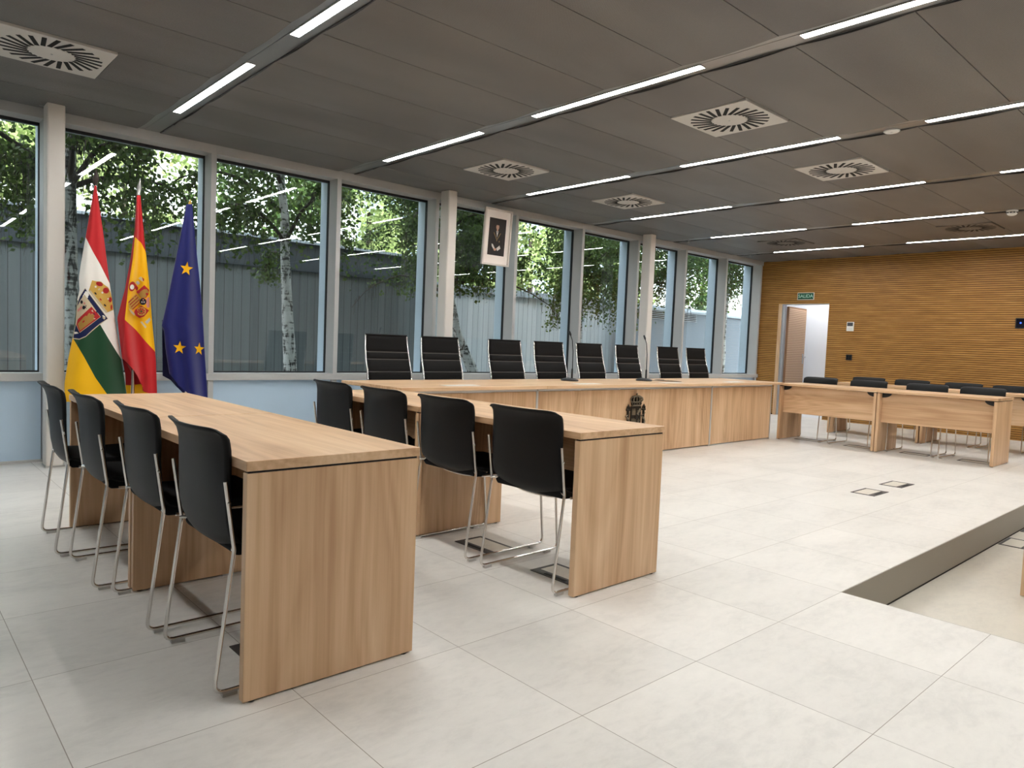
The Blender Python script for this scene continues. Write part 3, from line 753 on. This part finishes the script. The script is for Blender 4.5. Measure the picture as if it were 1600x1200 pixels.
# ================================================================ flags
def lerpc(c, t):
    for (a, b), (a2, b2) in zip(c, c[1:]):
        if t <= a2: return b + (b2-b)*max(0, (t-a))/(a2-a) if a2 > a else b
    return c[-1][1]
U0, V0, US, VS = 90, 270, 260, 380
def flag_mat(name, rules, base):
    """rules: list of (kind, curve, colour): cloth above the curve py=f(px) ('above') or left of px=f(py) ('left'), later rules win"""
    m = mat(name, base, .55, spec=.25); k = N(m)
    b = k.b; b.inputs['Sheen Weight'].default_value = .3
    uv = k.n('ShaderNodeUVMap'); uv.uv_map = 'cloth'; sep = k.n('ShaderNodeSeparateXYZ'); k.l(uv.outputs[0], sep.inputs[0])
    c = base
    for kind, cur, colr in rules:
        fc = k.n('ShaderNodeFloatCurve'); cm = fc.mapping.curves[0]
        if kind == 'above': pts = [((x-U0)/US, (y-V0)/VS) for x, y in cur]; i, o = 0, 1
        else: pts = [((y-V0)/VS, (x-U0)/US) for y, x in cur]; i, o = 1, 0
        while len(cm.points) < len(pts): cm.points.new(.5, .5)
        for q, p in enumerate(pts): cm.points[q].location = p; cm.points[q].handle_type = 'VECTOR'
        fc.mapping.extend = 'EXTRAPOLATED'; fc.mapping.use_clip = False; fc.mapping.update()
        k.l(sep.outputs[i], fc.inputs['Value'])
        c = k.mix(k.math('LESS_THAN', sep.outputs[o], fc.outputs[0]), c, colr)
    if isinstance(c, tuple): b.inputs['Base Color'].default_value = (*c, 1)
    else: k.l(c, b.inputs['Base Color'])
    tc = k.n('ShaderNodeTexCoord'); k.bump(k.noise(k.map(tc.outputs['Object'], (420, 420, 420)), 1, 1), .05, .001)
    return m

class Cloth:
    def __init__(s, L, Rr, hem, Y, fold, amp): s.L, s.R, s.hem, s.Y, s.fold, s.amp = L, Rr, hem, Y, fold, amp; s.y0 = L[0][0]
    def u_of(s, px, py):
        a, b = lerpc(s.L, py), lerpc(s.R, py); return (px-a)/max(.5, b-a)
    def disp(s, u, py):
        t = max(0, (py-s.y0)/300); return s.amp*t**.8*s.fold(u, t)
    def pt(s, px, py, off=0):
        u = min(1, max(0, s.u_of(px, py))); return at_y(px, py, s.Y + s.disp(u, py) + off)
    def mesh(s, name, m, parent, loc, nu=36, nv=60, back=True):
        vs, uvs, fs = [], [], []
        for side in (0, 1) if back else (0,):
            for j in range(nv+1):
                for i in range(nu+1):
                    u = i/nu; yb = lerpc(s.hem, u); py = s.y0 + (yb-s.y0)*j/nv
                    a, b = lerpc(s.L, py), lerpc(s.R, py); px = a+(b-a)*u; t = j/nv
                    p = at_y(px, py, s.Y+s.disp(u, py))
                    if side: p = p + Vector((0, .008+.13*t*math.sin(math.pi*u)**.7, 0))
                    vs.append(p-loc); uvs.append(((px-U0)/US, (py-V0)/VS))
        S = (nu+1)*(nv+1)
        for j in range(nv):
            for i in range(nu):
                a = j*(nu+1)+i; fs.append((a, a+1, a+nu+2, a+nu+1))
                if back: fs.append((S+a, S+a+nu+1, S+a+nu+2, S+a+1))
        if back:
            for j in range(nv):
                a = j*(nu+1); fs.append((a, a+nu+1, S+a+nu+1, S+a)); a += nu; fs.append((a, S+a, S+a+nu+1, a+nu+1))
        me = bpy.data.meshes.new(name); me.from_pydata([tuple(v) for v in vs], [], fs); me.materials.append(m)
        me.polygons.foreach_set('use_smooth', [True]*len(fs))
        ul = me.uv_layers.new(name='cloth')
        for lp in me.loops: ul.data[lp.index].uv = uvs[lp.vertex_index]
        o = bpy.data.objects.new(name, me); col.objects.link(o); o.parent = parent; return o
    def patch(s, name, layers, parent, loc, cuts=3):
        """layers: (polygon in pixels, colour); each lies a little in front of the one before"""
        bm = bmesh.new(); mats = []; 
        for n, (poly, m) in enumerate(layers):
            if m not in mats: mats.append(m)
            b2 = bmesh.new(); f = b2.faces.new([b2.verts.new((p[0], p[1], 0)) for p in poly])
            bmesh.ops.triangulate(b2, faces=[f]); bmesh.ops.subdivide_edges(b2, edges=b2.edges[:], cuts=cuts, use_grid_fill=True)
            bmesh.ops.triangulate(b2, faces=b2.faces[:])
            mp = {}
            for v in b2.verts: mp[v] = bm.verts.new(s.pt(v.co.x, v.co.y, -.004-.0012*n)-loc)
            for f in b2.faces: nf = bm.faces.new([mp[v] for v in f.verts]); nf.material_index = mats.index(m); nf.smooth = True
            b2.free()
        me = bpy.data.meshes.new(name); bm.to_mesh(me); bm.free()
        for m in mats: me.materials.append(m)
        o = bpy.data.objects.new(name, me); col.objects.link(o); o.parent = parent; return o

def pole(t, loc, bx_, top, tip, mtip, wid=.018):
    """pole from a weighted base on the floor up to the finial"""
    q = Vector((bx_-loc.x, .095, 0)); p1 = top - loc
    MB().lathe([(.13, 0), (.13, .02), (.10, .05), (.05, .075), (.025, .16)], (q.x, q.y, 0), 24).build('base', mat('flag_base', (.05, .04, .035), .4), t)
    MB().tube([(q.x, q.y, .06), p1], .013, 10).build('flagpole', M['chrome'], t)
    d = tip - top; L = d.length
    MB().tube([p1, p1+d*.2, p1+d*.22, p1+d*.45, p1+d], [.014, .014, wid*.8, wid, .002], 10).build('finial', mtip, t)

C = {n: mat('cloth_'+n, srgb(*c), .55, spec=.25) for n, c in dict(navy=(22, 30, 74), gold=(206, 166, 78), red=(176, 36, 38), cream=(206, 190, 160), white=(230, 226, 216), pink=(214, 140, 130), black=(26, 22, 30), grey=(176, 170, 164), castle=(168, 130, 62), green=(24, 84, 44), yellow=(236, 176, 8)).items()}
red, white, green, yellow, shaded_red = srgb(196, 30, 36), srgb(246, 242, 234), srgb(18, 66, 36), srgb(248, 188, 0), srgb(170, 18, 26)
YF = 6.15
def oval(cx, cy, rx, ry, a=0, n=14): return [(cx+rx*math.cos(2*math.pi*i/n)*math.cos(a)-ry*math.sin(2*math.pi*i/n)*math.sin(a), cy+rx*math.cos(2*math.pi*i/n)*math.sin(a)+ry*math.sin(2*math.pi*i/n)*math.cos(a)) for i in range(n)]
# red, white, green and yellow flag
c1 = Cloth([(290, 147.8), (330, 141), (371, 134), (410, 127), (434, 123.5), (455, 124.5), (467, 121), (500, 117), (524, 114.5), (560, 107), (599, 101), (622, 101)],
           [(290, 150.5), (340, 158), (365, 161.5), (400, 166), (428, 169.5), (476, 176), (551, 188), (622, 199)], [(0, 628), (.5, 626), (1, 622)], YF,
           lambda u, t: .55*math.cos(5.2*u+.6)+.25*math.cos(11*u+1), .075)
base = at_y(150, 612, YF); loc = Vector((base.x, YF, 0))
t = thing('flag', 'red, white, green and yellow flag with a crowned shield, leftmost of the three', 'flag', loc, 0, 'flags in the left corner')
m1 = flag_mat('striped_flag_cloth', [('above', [(90, 480), (115.5, 531), (131, 557), (149, 590), (167, 615.5), (200, 662)], green), ('above', [(90, 440), (122, 470), (157, 508), (170, 530), (183.5, 552), (189.5, 561), (210, 592)], white),
                                     ('above', [(120, 350), (134, 371), (144.5, 392), (156.5, 413), (165.5, 431), (170, 440), (190, 480)], red)], yellow)
cl = c1.mesh('flag_cloth', m1, t, loc)
sh = lambda pts: [(100+x/10, 420+y/10) for x, y in pts]
c1.patch('coat_of_arms', [
    (sh([(330, 300), (690, 780), (570, 865), (440, 975), (340, 1065), (240, 1108), (135, 1095), (150, 1000), (180, 850), (192, 690), (205, 540), (245, 435)]), C['cream']),
    (sh([(330, 312), (680, 778), (560, 855), (440, 955), (340, 1050), (240, 1092), (145, 1080), (158, 1000), (188, 850), (198, 690), (213, 540), (250, 440)]), C['navy']),
    (sh([(320, 400), (575, 752), (400, 885), (245, 1002), (215, 930), (183, 860), (193, 700), (207, 590), (260, 480)]), C['cream']),
    (sh([(428, 592), (568, 750), (400, 875), (245, 992), (195, 868), (215, 790), (320, 690)]), C['red']),
    (sh([(400, 690), (430, 720), (450, 700), (480, 740), (455, 770), (480, 790), (400, 850), (250, 965), (225, 900), (215, 860), (300, 760), (340, 730), (360, 740), (380, 700)]), C['castle']),
    (sh([(285, 830), (315, 800), (325, 820), (295, 848)]), C['red']),
    (sh(oval(275, 520, 20, 28)), C['black']), (sh(oval(310, 605, 24, 30)), C['black']), (sh(oval(320, 540, 14, 18)), C['pink']), (sh([(210, 640), (275, 575), (285, 610), (215, 680)]), C['pink']),
    (sh([(160, 985), (205, 985), (230, 1010), (165, 1020)]), C['white']), (sh([(600, 760), (625, 745), (650, 775), (625, 795)]), C['cream'])], t, loc)
c1.patch('crown', [
    (sh([(385, 345), (440, 180), (500, 195), (580, 200), (625, 245), (690, 290), (725, 360), (745, 440), (772, 640), (715, 665), (655, 690), (520, 530)]), C['gold']),
    (sh([(385, 345), (415, 335), (680, 670), (655, 690), (520, 530)]), C['cream']),
    (sh(oval(555, 238, 56, 34, .3)), C['red']), (sh(oval(655, 340, 48, 46, .6)), C['red']), (sh(oval(722, 482, 26, 42)), C['red']), (sh(oval(742, 600, 14, 40)), C['red']),
    (sh(oval(492, 385, 24, 12, .8)), C['black']), (sh(oval(572, 478, 22, 11, .8)), C['red']), (sh(oval(640, 570, 24, 12, .8)), C['black']),
    (sh(oval(495, 280, 16, 16)), C['white']), (sh(oval(600, 372, 16, 16)), C['white']), (sh(oval(690, 470, 14, 14)), C['white']), (sh(oval(548, 320, 12, 20, .8)), C['cream'])], t, loc)
pole(t, loc, base.x, at_y(149, 290, YF+.03), at_y(150.5, 264, YF+.03), mat('dark_finial', (.05, .035, .03), .5), .020)

# red and yellow flag
c2 = Cloth([(305, 214), (359, 210.5), (404, 204.5), (452, 195.5), (497, 183.5), (554, 190), (587, 197), (640, 197)],
           [(305, 219.5), (377, 226), (440, 233), (500, 237.5), (560, 243.5), (614, 245.5), (640, 246)], [(0, 560), (.2, 572), (.35, 585), (.55, 606), (.72, 614), (1, 618)], YF,
           lambda u, t: .5*math.cos(6.0*u+2.2)+.3*math.cos(13*u), .08)
base = at_y(211, 612, YF); loc = Vector((base.x, YF, 0))
t = thing('flag', 'red and yellow striped flag with a coat of arms, middle of the three', 'flag', loc, 0, 'flags in the left corner')
m2 = flag_mat('red_yellow_cloth', [('above', [(170, 470), (195.5, 500), (212, 515), (227, 533), (241, 548), (260, 572)], yellow), ('above', [(200, 362), (213.5, 372.5), (221, 380), (227, 392), (234, 412), (250, 450)], red),
                                   ('left', [(300, 214), (335, 214), (359, 211.8), (404, 207.5), (452, 200), (497, 195.3), (520, 194.5), (560, 190)], shaded_red)], red)  # left fold in darker red, its shade painted into the cloth
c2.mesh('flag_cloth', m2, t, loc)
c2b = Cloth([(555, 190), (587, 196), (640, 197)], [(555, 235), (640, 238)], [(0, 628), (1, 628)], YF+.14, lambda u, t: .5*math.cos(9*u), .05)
m2b = flag_mat('red_yellow_cloth_back', [('above', [(180, 601), (205, 602), (220, 600), (250, 610)], shaded_red)], yellow)  # rear layer uses the same red with shade painted in
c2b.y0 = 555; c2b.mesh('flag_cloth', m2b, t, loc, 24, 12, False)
sp = lambda pts: [(190+x/10, 420+y/10) for x, y in pts]
c2.patch('coat_of_arms', [
    (sp([(260, 150), (300, 120), (355, 165), (345, 200), (310, 190)]), C['cream']), (sp([(215, 210), (255, 185), (290, 225), (250, 255)]), C['grey']), (sp([(320, 130), (352, 160), (348, 195), (335, 190)]), C['red']),
    (sp(oval(165, 275, 52, 78, .2)), C['red']), (sp(oval(165, 285, 32, 40)), C['white']), (sp([(205, 220), (262, 300), (240, 345), (195, 290)]), C['red']),
    (sp([(230, 360), (355, 255), (430, 330), (420, 400), (380, 455), (310, 465)]), C['red']), (sp([(250, 385), (350, 318), (395, 320), (425, 365), (375, 445), (310, 460)]), C['castle']),
    (sp([(105, 510), (220, 395), (300, 470), (240, 560), (150, 640), (110, 600)]), C['gold']),
] + [(sp([(105+q*20, 520+q*36), (232+q*22, 405+q*34), (240+q*22, 415+q*34), (110+q*20, 536+q*36)]), C['red']) for q in range(4)] + [
    (sp([(395, 455), (432, 440), (438, 600), (400, 610), (380, 540)]), C['pink']),
    (sp([(110, 620), (150, 645), (205, 700), (200, 735), (150, 690)]), C['cream']),
    (sp([(210, 640), (310, 575), (430, 650), (400, 690), (350, 745), (280, 770), (220, 730), (195, 680)]), C['red']), (sp(oval(308, 665, 74, 66)), C['gold']), (sp(oval(308, 665, 60, 52)), C['red']),
] + [(sp([(308+12*math.sin(a), 665-12*math.cos(a)), (308+62*math.cos(a)+5*math.sin(a), 665+55*math.sin(a)-5*math.cos(a)), (308+62*math.cos(a)-5*math.sin(a), 665+55*math.sin(a)+5*math.cos(a))]), C['gold']) for a in [q*math.pi/4+.2 for q in range(8)]] + [
    (sp(oval(308, 665, 14, 14)), C['green']), (sp(oval(335, 512, 54, 54)), C['black']), (sp(oval(318, 520, 12, 14)), C['grey']), (sp(oval(352, 520, 12, 14)), C['grey']), (sp(oval(338, 485, 10, 10)), C['pink']),
    (sp([(290, 830), (315, 820), (390, 905), (372, 930)]), C['cream']), (sp([(365, 830), (440, 760), (455, 800), (400, 865)]), C['grey'])], t, loc, 2)
pole(t, loc, at_y(210.5, 612, YF).x, at_y(216.5, 305, YF+.03), at_y(219, 279, YF+.03), M['alu'], .017)

# blue flag with yellow stars
c3 = Cloth([(319, 291.5), (344, 287), (404, 275), (464, 263), (509, 252.8), (516, 256.5), (545, 259), (584, 265), (630, 270)],
           [(319, 300.5), (374, 305), (428, 311), (494, 317), (554, 320), (620, 324.5), (640, 325)], [(0, 584), (.2, 601), (.4, 612), (1, 626)], YF,
           lambda u, t: .55*math.cos(4.4*u+1.0)+.28*math.cos(12*u+2), .085)
base = at_y(297, 612, YF); loc = Vector((base.x, YF, 0))
t = thing('flag', 'dark blue flag with yellow stars, rightmost of the three', 'flag', loc, 0, 'flags in the left corner')
m3 = flag_mat('blue_cloth', [], srgb(19, 26, 98)); c3.mesh('flag_cloth', m3, t, loc)
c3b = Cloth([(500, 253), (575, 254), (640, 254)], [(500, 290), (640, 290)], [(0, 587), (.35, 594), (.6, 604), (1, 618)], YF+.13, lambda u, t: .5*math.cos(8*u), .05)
c3b.y0 = 500; c3b.mesh('flag_cloth', flag_mat('blue_cloth_back', [], srgb(14, 18, 66)), t, loc, 20, 14, False)  # rear layer in darker blue, shade put into the colour
for cx, cy, rx, ry, a0 in ((291.5, 420, 10.5, 11.5, .15), (280.5, 543.5, 10.5, 10.8, .1), (311, 545.5, 8.2, 10.5, .1)):
    st = [(cx+(rx if q % 2 == 0 else rx*.4)*math.sin(q*math.pi/5+a0), cy-(ry if q % 2 == 0 else ry*.4)*math.cos(q*math.pi/5+a0)) for q in range(10)]
    c3.patch('star', [(st, C['yellow'])], t, loc, 1)
pole(t, loc, base.x, at_y(296.5, 322, YF+.03), at_y(297.5, 312, YF+.03), M['gold'], .013)

# ================================================================ crest on the bench front
YB0 = 4.544
t = thing('crest', 'dark bronze coat of arms mounted on the front of the long bench', 'emblem', (5.868, YB0-.001, .36))
e = MB()
def pb(mb, poly, d, m=0): mb.prism(poly, 'y', -d, .0, m)
sh_ = MB(); pb(sh_, [(-.082, .145), (.082, .145), (.084, -.06), (.07, -.10), (0, -.13), (-.07, -.10), (-.084, -.06)], .012); sh_.build('shield', M['bronze'], t, .002)
q = MB()
M['bronzehi'] = mat('worn_bronze', (.22, .185, .13), .35, .8)
for (x, z) in ((-.04, .09),):
    pb(q, [(x-.028, z-.035), (x+.028, z-.035), (x+.028, z+.01), (x+.02, z+.01), (x+.02, z+.03), (x+.008, z+.03), (x+.008, z+.01), (x-.008, z+.01), (x-.008, z+.03), (x-.02, z+.03), (x-.02, z+.01), (x-.028, z+.01)], .017)
q.build('castle_relief', M['bronzehi'], t)
q = MB(); q.tube([(.02, -.015, .06), (.035, -.017, .09), (.05, -.017, .10), (.06, -.015, .12)], [.010, .013, .012, .006], 8).tube([(.035, -.015, .085), (.022, -.015, .10)], .005, 6).tube([(.05, -.015, .10), (.068, -.015, .085)], .005, 6).tube([(.03, -.015, .07), (.045, -.015, .052)], .005, 6); q.build('lion_relief', M['bronzehi'], t)
q = MB()
for i in range(4): pb(q, [(-.07+i*.019, -.085), (-.062+i*.019, -.085), (-.062+i*.019, .02), (-.07+i*.019, .02)], .016)
q.build('stripes_relief', M['bronzehi'], t)
q = MB()
for a in range(8): q.tube([(.042, -.014, -.03), (.042+.032*math.cos(a*math.pi/4), -.014, -.03+.045*math.sin(a*math.pi/4))], .003, 5)
q.build('chains_relief', M['bronzehi'], t)
q = MB(); q.lathe([(.02, 0), (.02, .018), (.015, .02)], n=18); o = q.build('centre_oval', M['bronze'], t); o.matrix_local = Matrix.Translation((0, 0, .03)) @ Matrix.Rotation(math.pi/2, 4, 'X')
cr = MB(); pb(cr, [(-.066, .152), (.066, .152), (.076, .186), (-.076, .186)], .020)
pb(cr, [(-.076, .19), (.076, .19), (.092, .220), (.06, .247), (0, .256), (-.06, .247), (-.092, .220)], .007)
cr.build('crown', M['bronze'], t)
ch = MB()
for x in (-.094, -.05, 0, .05, .094):
    ch.tube([(x*.78, -.012, .187), (x*1.06, -.016, .208), (x*.98, -.016, .230), (x*.45, -.016, .250), (0, -.016, .254)], .0075, 6)
    ch.lathe([(.001, -.006), (.007, 0), (.001, .006)], (x*.8, -.02, .17), 8)
ch.tube([(-.078, -.014, .189), (0, -.022, .189), (.078, -.014, .189)], .006, 6).tube([(-.068, -.014, .154), (0, -.022, .154), (.068, -.014, .154)], .006, 6)
ch.tube([(0, -.014, .252), (0, -.014, .280)], .0055, 6).tube([(-.012, -.014, .271), (.012, -.014, .271)], .0045, 6)
ch.build('crown_arches', M['bronzehi'], t)
for s in (-1, 1):
    pl = MB(); x = s*.127
    pl.tube([(x, -.01, -.10), (x, -.01, .10)], .013, 8); pb(pl, [(x-.024, -.115), (x+.024, -.115), (x+.024, -.098), (x-.024, -.098)], .02); pb(pl, [(x-.024, .10), (x+.024, .10), (x+.026, .116), (x-.026, .116)], .02)
    pl.tube([(x-.022, -.010, .118), (x-.018, -.012, .138), (x, -.012, .156), (x+.018, -.012, .138), (x+.022, -.010, .118)], .007, 6).tube([(x, -.012, .118), (x, -.012, .166)], .006, 6)
    pl.build('pillar', M['bronze'], t)
    rb = MB().tube([(x-.030, -.006, -.07), (x-.012, -.024, -.05), (x+.028, -.010, -.02), (x+.03, -.006, .0), (x-.012, -.024, .02), (x-.03, -.008, .045), (x+.02, -.02, .075)], [.005, .011, .008, .006, .012, .008, .004], 6)
    rb.build('ribbon', M['bronzehi'], t)

# ================================================================ framed portrait
pc = at_y(776.3, 371, 6.60)
t = thing('framed_portrait', 'white framed portrait of a person in dark dress, hanging before the windows', 'picture', (pc.x, 6.612, pc.z)); t.rotation_euler = (R(4), 0, 0)
w2, h2 = .215, .335
fr = MB()
for a, b in (((-w2, -.03, -h2), (-w2+.022, 0, h2)), ((w2-.022, -.03, -h2), (w2, 0, h2)), ((-w2+.022, -.03, -h2), (w2-.022, 0, -h2+.022)), ((-w2+.022, -.03, h2-.022), (w2-.022, 0, h2))): fr.box(a, b)
fr.build('frame', mat('frame_white', srgb(216, 208, 200), .45), t, .002)
MB().box((-w2+.02, -.012, -h2+.02), (w2-.02, -.002, h2-.02)).build('mat_board', mat('mat_board', srgb(242, 233, 226), .7), t)
ph = MB(); ph.box((-.132, -.014, -.215), (.132, -.010, .225)); ph.build('print', mat('print_dark', srgb(34, 27, 25), .45), t)
fg = MB(); y = -.0142
def fl(poly, m, d=0): fg.add([(p[0], y-.0004*d, p[1]) for p in poly], [tuple(range(len(poly)))], m)
fl([(-.085, -.215), (.085, -.215), (.085, -.06), (.075, .03), (.045, .065), (.02, .078), (-.02, .078), (-.045, .065), (-.078, .03), (-.088, -.06)], 0)
fl(oval(0, .125, .024, .036), 1, 1); fl([(-.012, .075), (.012, .075), (.012, .10), (-.012, .10)], 1, 1)
fl([(-.026, .125), (-.024, .155), (0, .168), (.024, .155), (.026, .125), (.02, .146), (-.02, .146)], 2, 2)
fl([(-.018, .075), (.018, .075), (0, .0)], 3, 2); fl([(-.012, .068), (.012, .068), (.006, .06), (-.006, .06)], 2, 3)
for s in (-1, 1): fl([(s*.05, .06), (s*.058, .05), (s*.006, -.03), (0, -.018)], 4, 3)
fl([(-.008, -.035), (.0, -.022), (.008, -.035), (0, -.05)], 4, 4); fl([(.03, -.045), (.04, -.03), (.05, -.045), (.04, -.06)], 4, 4)
fl([(-.078, -.08), (-.055, -.085), (-.02, -.135), (-.045, -.14), (-.072, -.11)], 3, 3); fl(oval(-.02, -.145, .022, .016), 1, 4)
fl([(.0, -.13), (.05, -.09), (.068, -.125), (.02, -.16)], 3, 4)
fg.build('portrait_figure', [mat('ink_black', srgb(18, 15, 15), .5), mat('ink_skin', srgb(196, 152, 130), .5), mat('ink_hair', srgb(40, 28, 22), .5), mat('ink_white', srgb(210, 205, 200), .5), mat('ink_gold', srgb(128, 104, 70), .5)], t, fix=False)
MB().box((-.03, 0, .28), (.03, .045, .31)).build('hanger', M['alu'], t)

# ================================================================ microphones on the bench
def mic(loc, label, rz):
    t = thing('gooseneck_microphone', label, 'microphone', loc, rz, 'gooseneck microphones on the bench')
    MB().lathe([(.088, 0), (.092, .006), (.09, .014), (.06, .026), (.02, .031), (.001, .031)], n=28).build('base', M['black'], t)
    MB().tube([(0, -.035, .026), (0, -.035, .034)], .016, 12).build('button', M['stitch'], t)
    MB().tube([(0, .03, .03), (0, .03, .12), (0, .032, .13), (0, .03, .30), (0, .012, .42), (0, -.012, .465)], [.010, .010, .005, .0045, .0045, .0045], 8).build('gooseneck', M['black'], t)
    MB().tube([(0, -.010, .462), (0, -.016, .475), (0, -.034, .505), (0, -.038, .511)], [.006, .011, .011, .005], 10).build('head', M['black'], t)
    return t
m_ = mic((5.375, 5.02, .736), 'black gooseneck microphone on the bench, left one, before the fourth chair', math.pi)
dup(m_, (6.50, 4.93, .736), math.pi+R(-10), 'black gooseneck microphone on the bench, right one, with a loose cable')
cb = MB(); P_ = [(6.575, 4.915), (6.68, 4.84), (6.80, 4.70), (6.86, 4.68), (6.87, 4.74), (6.80, 4.95), (6.84, 5.03), (6.95, 4.98)]
cb.tube([(x, y, .7405) for x, y in P_], .0026, 6); tag(cb.build('cable', M['black']), 'thin black cable looped on the bench beside the right microphone', 'cable')

# ================================================================ floor boxes
def floorbox(x, y, z, label, rz=0, grp='tiled floor boxes'):
    """0.30 x 0.18 box; dark frame, wide dark bar along -y, tile lid"""
    t = thing('floor_box', label, 'floor outlet box', (x, y, z), rz, grp)
    f = MB(); f.box((-.15, -.093, .0004), (.15, -.042, .003)); f.box((-.15, .078, .0004), (.15, .093, .003)); f.box((-.15, -.042, .0004), (-.133, .078, .003)); f.box((.133, -.042, .0004), (.15, .078, .003))
    f.build('frame', M['darkbox'], t); MB().box((-.131, -.040, .0004), (.131, .076, .0022)).build('lid', M['floorlow'], t)
    MB().box((-.07, -.079, .003), (.07, -.06, .0042)).build('cable_outlet', M['slot'], t)
    return t
fb = floorbox(6.085, 2.28, 0, 'dark framed floor box in the open floor, left one of two')
for x, y, z, rz, lab in ((6.69, 2.285, 0, 0, 'dark framed floor box in the open floor, right one of two'), (2.485, 2.89, 0, -math.pi/2, 'dark framed floor box under the near middle desk, second chair'), (2.485, 2.29, 0, -math.pi/2, 'dark framed floor box under the near middle desk, behind its end panel'),
        (1.03, 2.29, 0, -math.pi/2, 'dark floor box half hidden under the near left desk'), (9.08, 4.2, 0, math.pi/2, 'floor box under the right-hand row, farthest left chair'), (9.05, 3.56, 0, math.pi/2, 'floor box under the right-hand row, second chair from left'),
        (9.07, 2.92, 0, math.pi/2, 'floor box under the right-hand row, third chair from left'), (9.07, 2.32, 0, math.pi/2, 'floor box under the right-hand row, behind the near end panel'), (6.15, 1.26, PZ, 0, 'floor box on the lower floor below the step, partly behind the grey panel'), (6.76, 1.26, PZ, 0, 'second floor box on the lower floor, at the picture edge')):
    dup(fb, (x, y, z), rz, lab)

# ================================================================ things on the slatted wall
a, b = at_x(1247, 458.5, WX0), at_x(1272, 467.5, WX0); cy, cz = (a.y+b.y)/2, (a.z+b.z)/2; sw, shh = abs(a.y-b.y)/2, .062
t = thing('exit_sign', 'green exit sign reading SALIDA above the open door', 'sign', (WX0, cy, cz))
MB().box((-.014, -sw, -shh), (0, sw, shh)).build('border', M['white'], t)
MB().box((-.0155, -sw+.008, -shh+.008), (-.0138, sw-.008, shh-.008)).build('panel', mat('sign_green', srgb(8, 82, 58), .5), t)
tx = bpy.data.curves.new('lettering', 'FONT'); tx.body = 'SALIDA'; tx.size = .080; tx.align_x = 'CENTER'; tx.align_y = 'CENTER'; tx.extrude = .0006; tx.offset = .0012
to = bpy.data.objects.new('lettering', tx); col.objects.link(to); bpy.context.view_layer.update()
me = bpy.data.meshes.new_from_object(to.evaluated_get(bpy.context.evaluated_depsgraph_get())); bpy.data.objects.remove(to)
lo = bpy.data.objects.new('lettering', me); col.objects.link(lo); lo.parent = t; me.materials.append(mat('sign_pale', srgb(176, 216, 200), .5))
lo.matrix_local = Matrix.Translation((-.0164, 0, 0)) @ Matrix(((0, 0, -1, 0), (-1, 0, 0, 0), (0, 1, 0, 0), (0, 0, 0, 1)))
a, b = at_x(1324, 503, WX0), at_x(1334, 517.5, WX0)
t = thing('thermostat', 'white wall thermostat with a dark display, right of the open door', 'thermostat', (WX0, (a.y+b.y)/2, (a.z+b.z)/2)); q = abs(a.y-b.y)/2; h = abs(a.z-b.z)/2
MB().box((-.022, -q, -h), (0, q, h)).build('housing', M['white'], t, .004); MB().box((-.0235, -q*.8, h*.08), (-.0215, q*.8, h*.84)).build('display', mat('display_grey', srgb(70, 72, 78), .3), t)
for i in (-1, 0, 1): MB().box((-.0245, i*.026-.008, -h*.6), (-.0215, i*.026+.008, -h*.42)).build('button', M['glide'], t)
a, b = at_x(1322.3, 554, WX0), at_x(1331, 563, WX0)
t = thing('light_switch', 'small black square switch plate on the slatted wall, below the thermostat', 'switch', (WX0, (a.y+b.y)/2, (a.z+b.z)/2)); q = abs(a.y-b.y)/2
MB().box((-.012, -q, -q), (0, q, q)).build('plate', M['black'], t, .003)
for s in (-1, 1): MB().box((-.016, s*q*.42-q*.36, -q*.75), (-.0115, s*q*.42+q*.36, q*.75)).build('rocker', M['shell'], t, .001)
a = at_x(1587.5, 497, WX0); b = at_x(1587.5, 513.5, WX0)
t = thing('touch_panel', 'black control screen on the slatted wall at the right picture edge', 'control panel', (WX0, a.y-.125, (a.z+b.z)/2)); h = (a.z-b.z)/2
MB().box((-.02, -.125, -h), (0, .125, h)).build('housing', M['black'], t, .004)
MB().box((-.0215, -.11, -h*.82), (-.0195, .11, h*.82)).build('screen', mat('screen_glass', (.004, .005, .012), .12), t)
MB().lathe([(.013, 0), (.013, .001)], n=16).build('icon', mat('screen_icon', (.02, .06, .3), .4, emit=(.05, .14, .8), es=.5), t).matrix_local = Matrix.Translation((-.022, .06, .005)) @ Matrix.Rotation(math.pi/2, 4, 'Y')
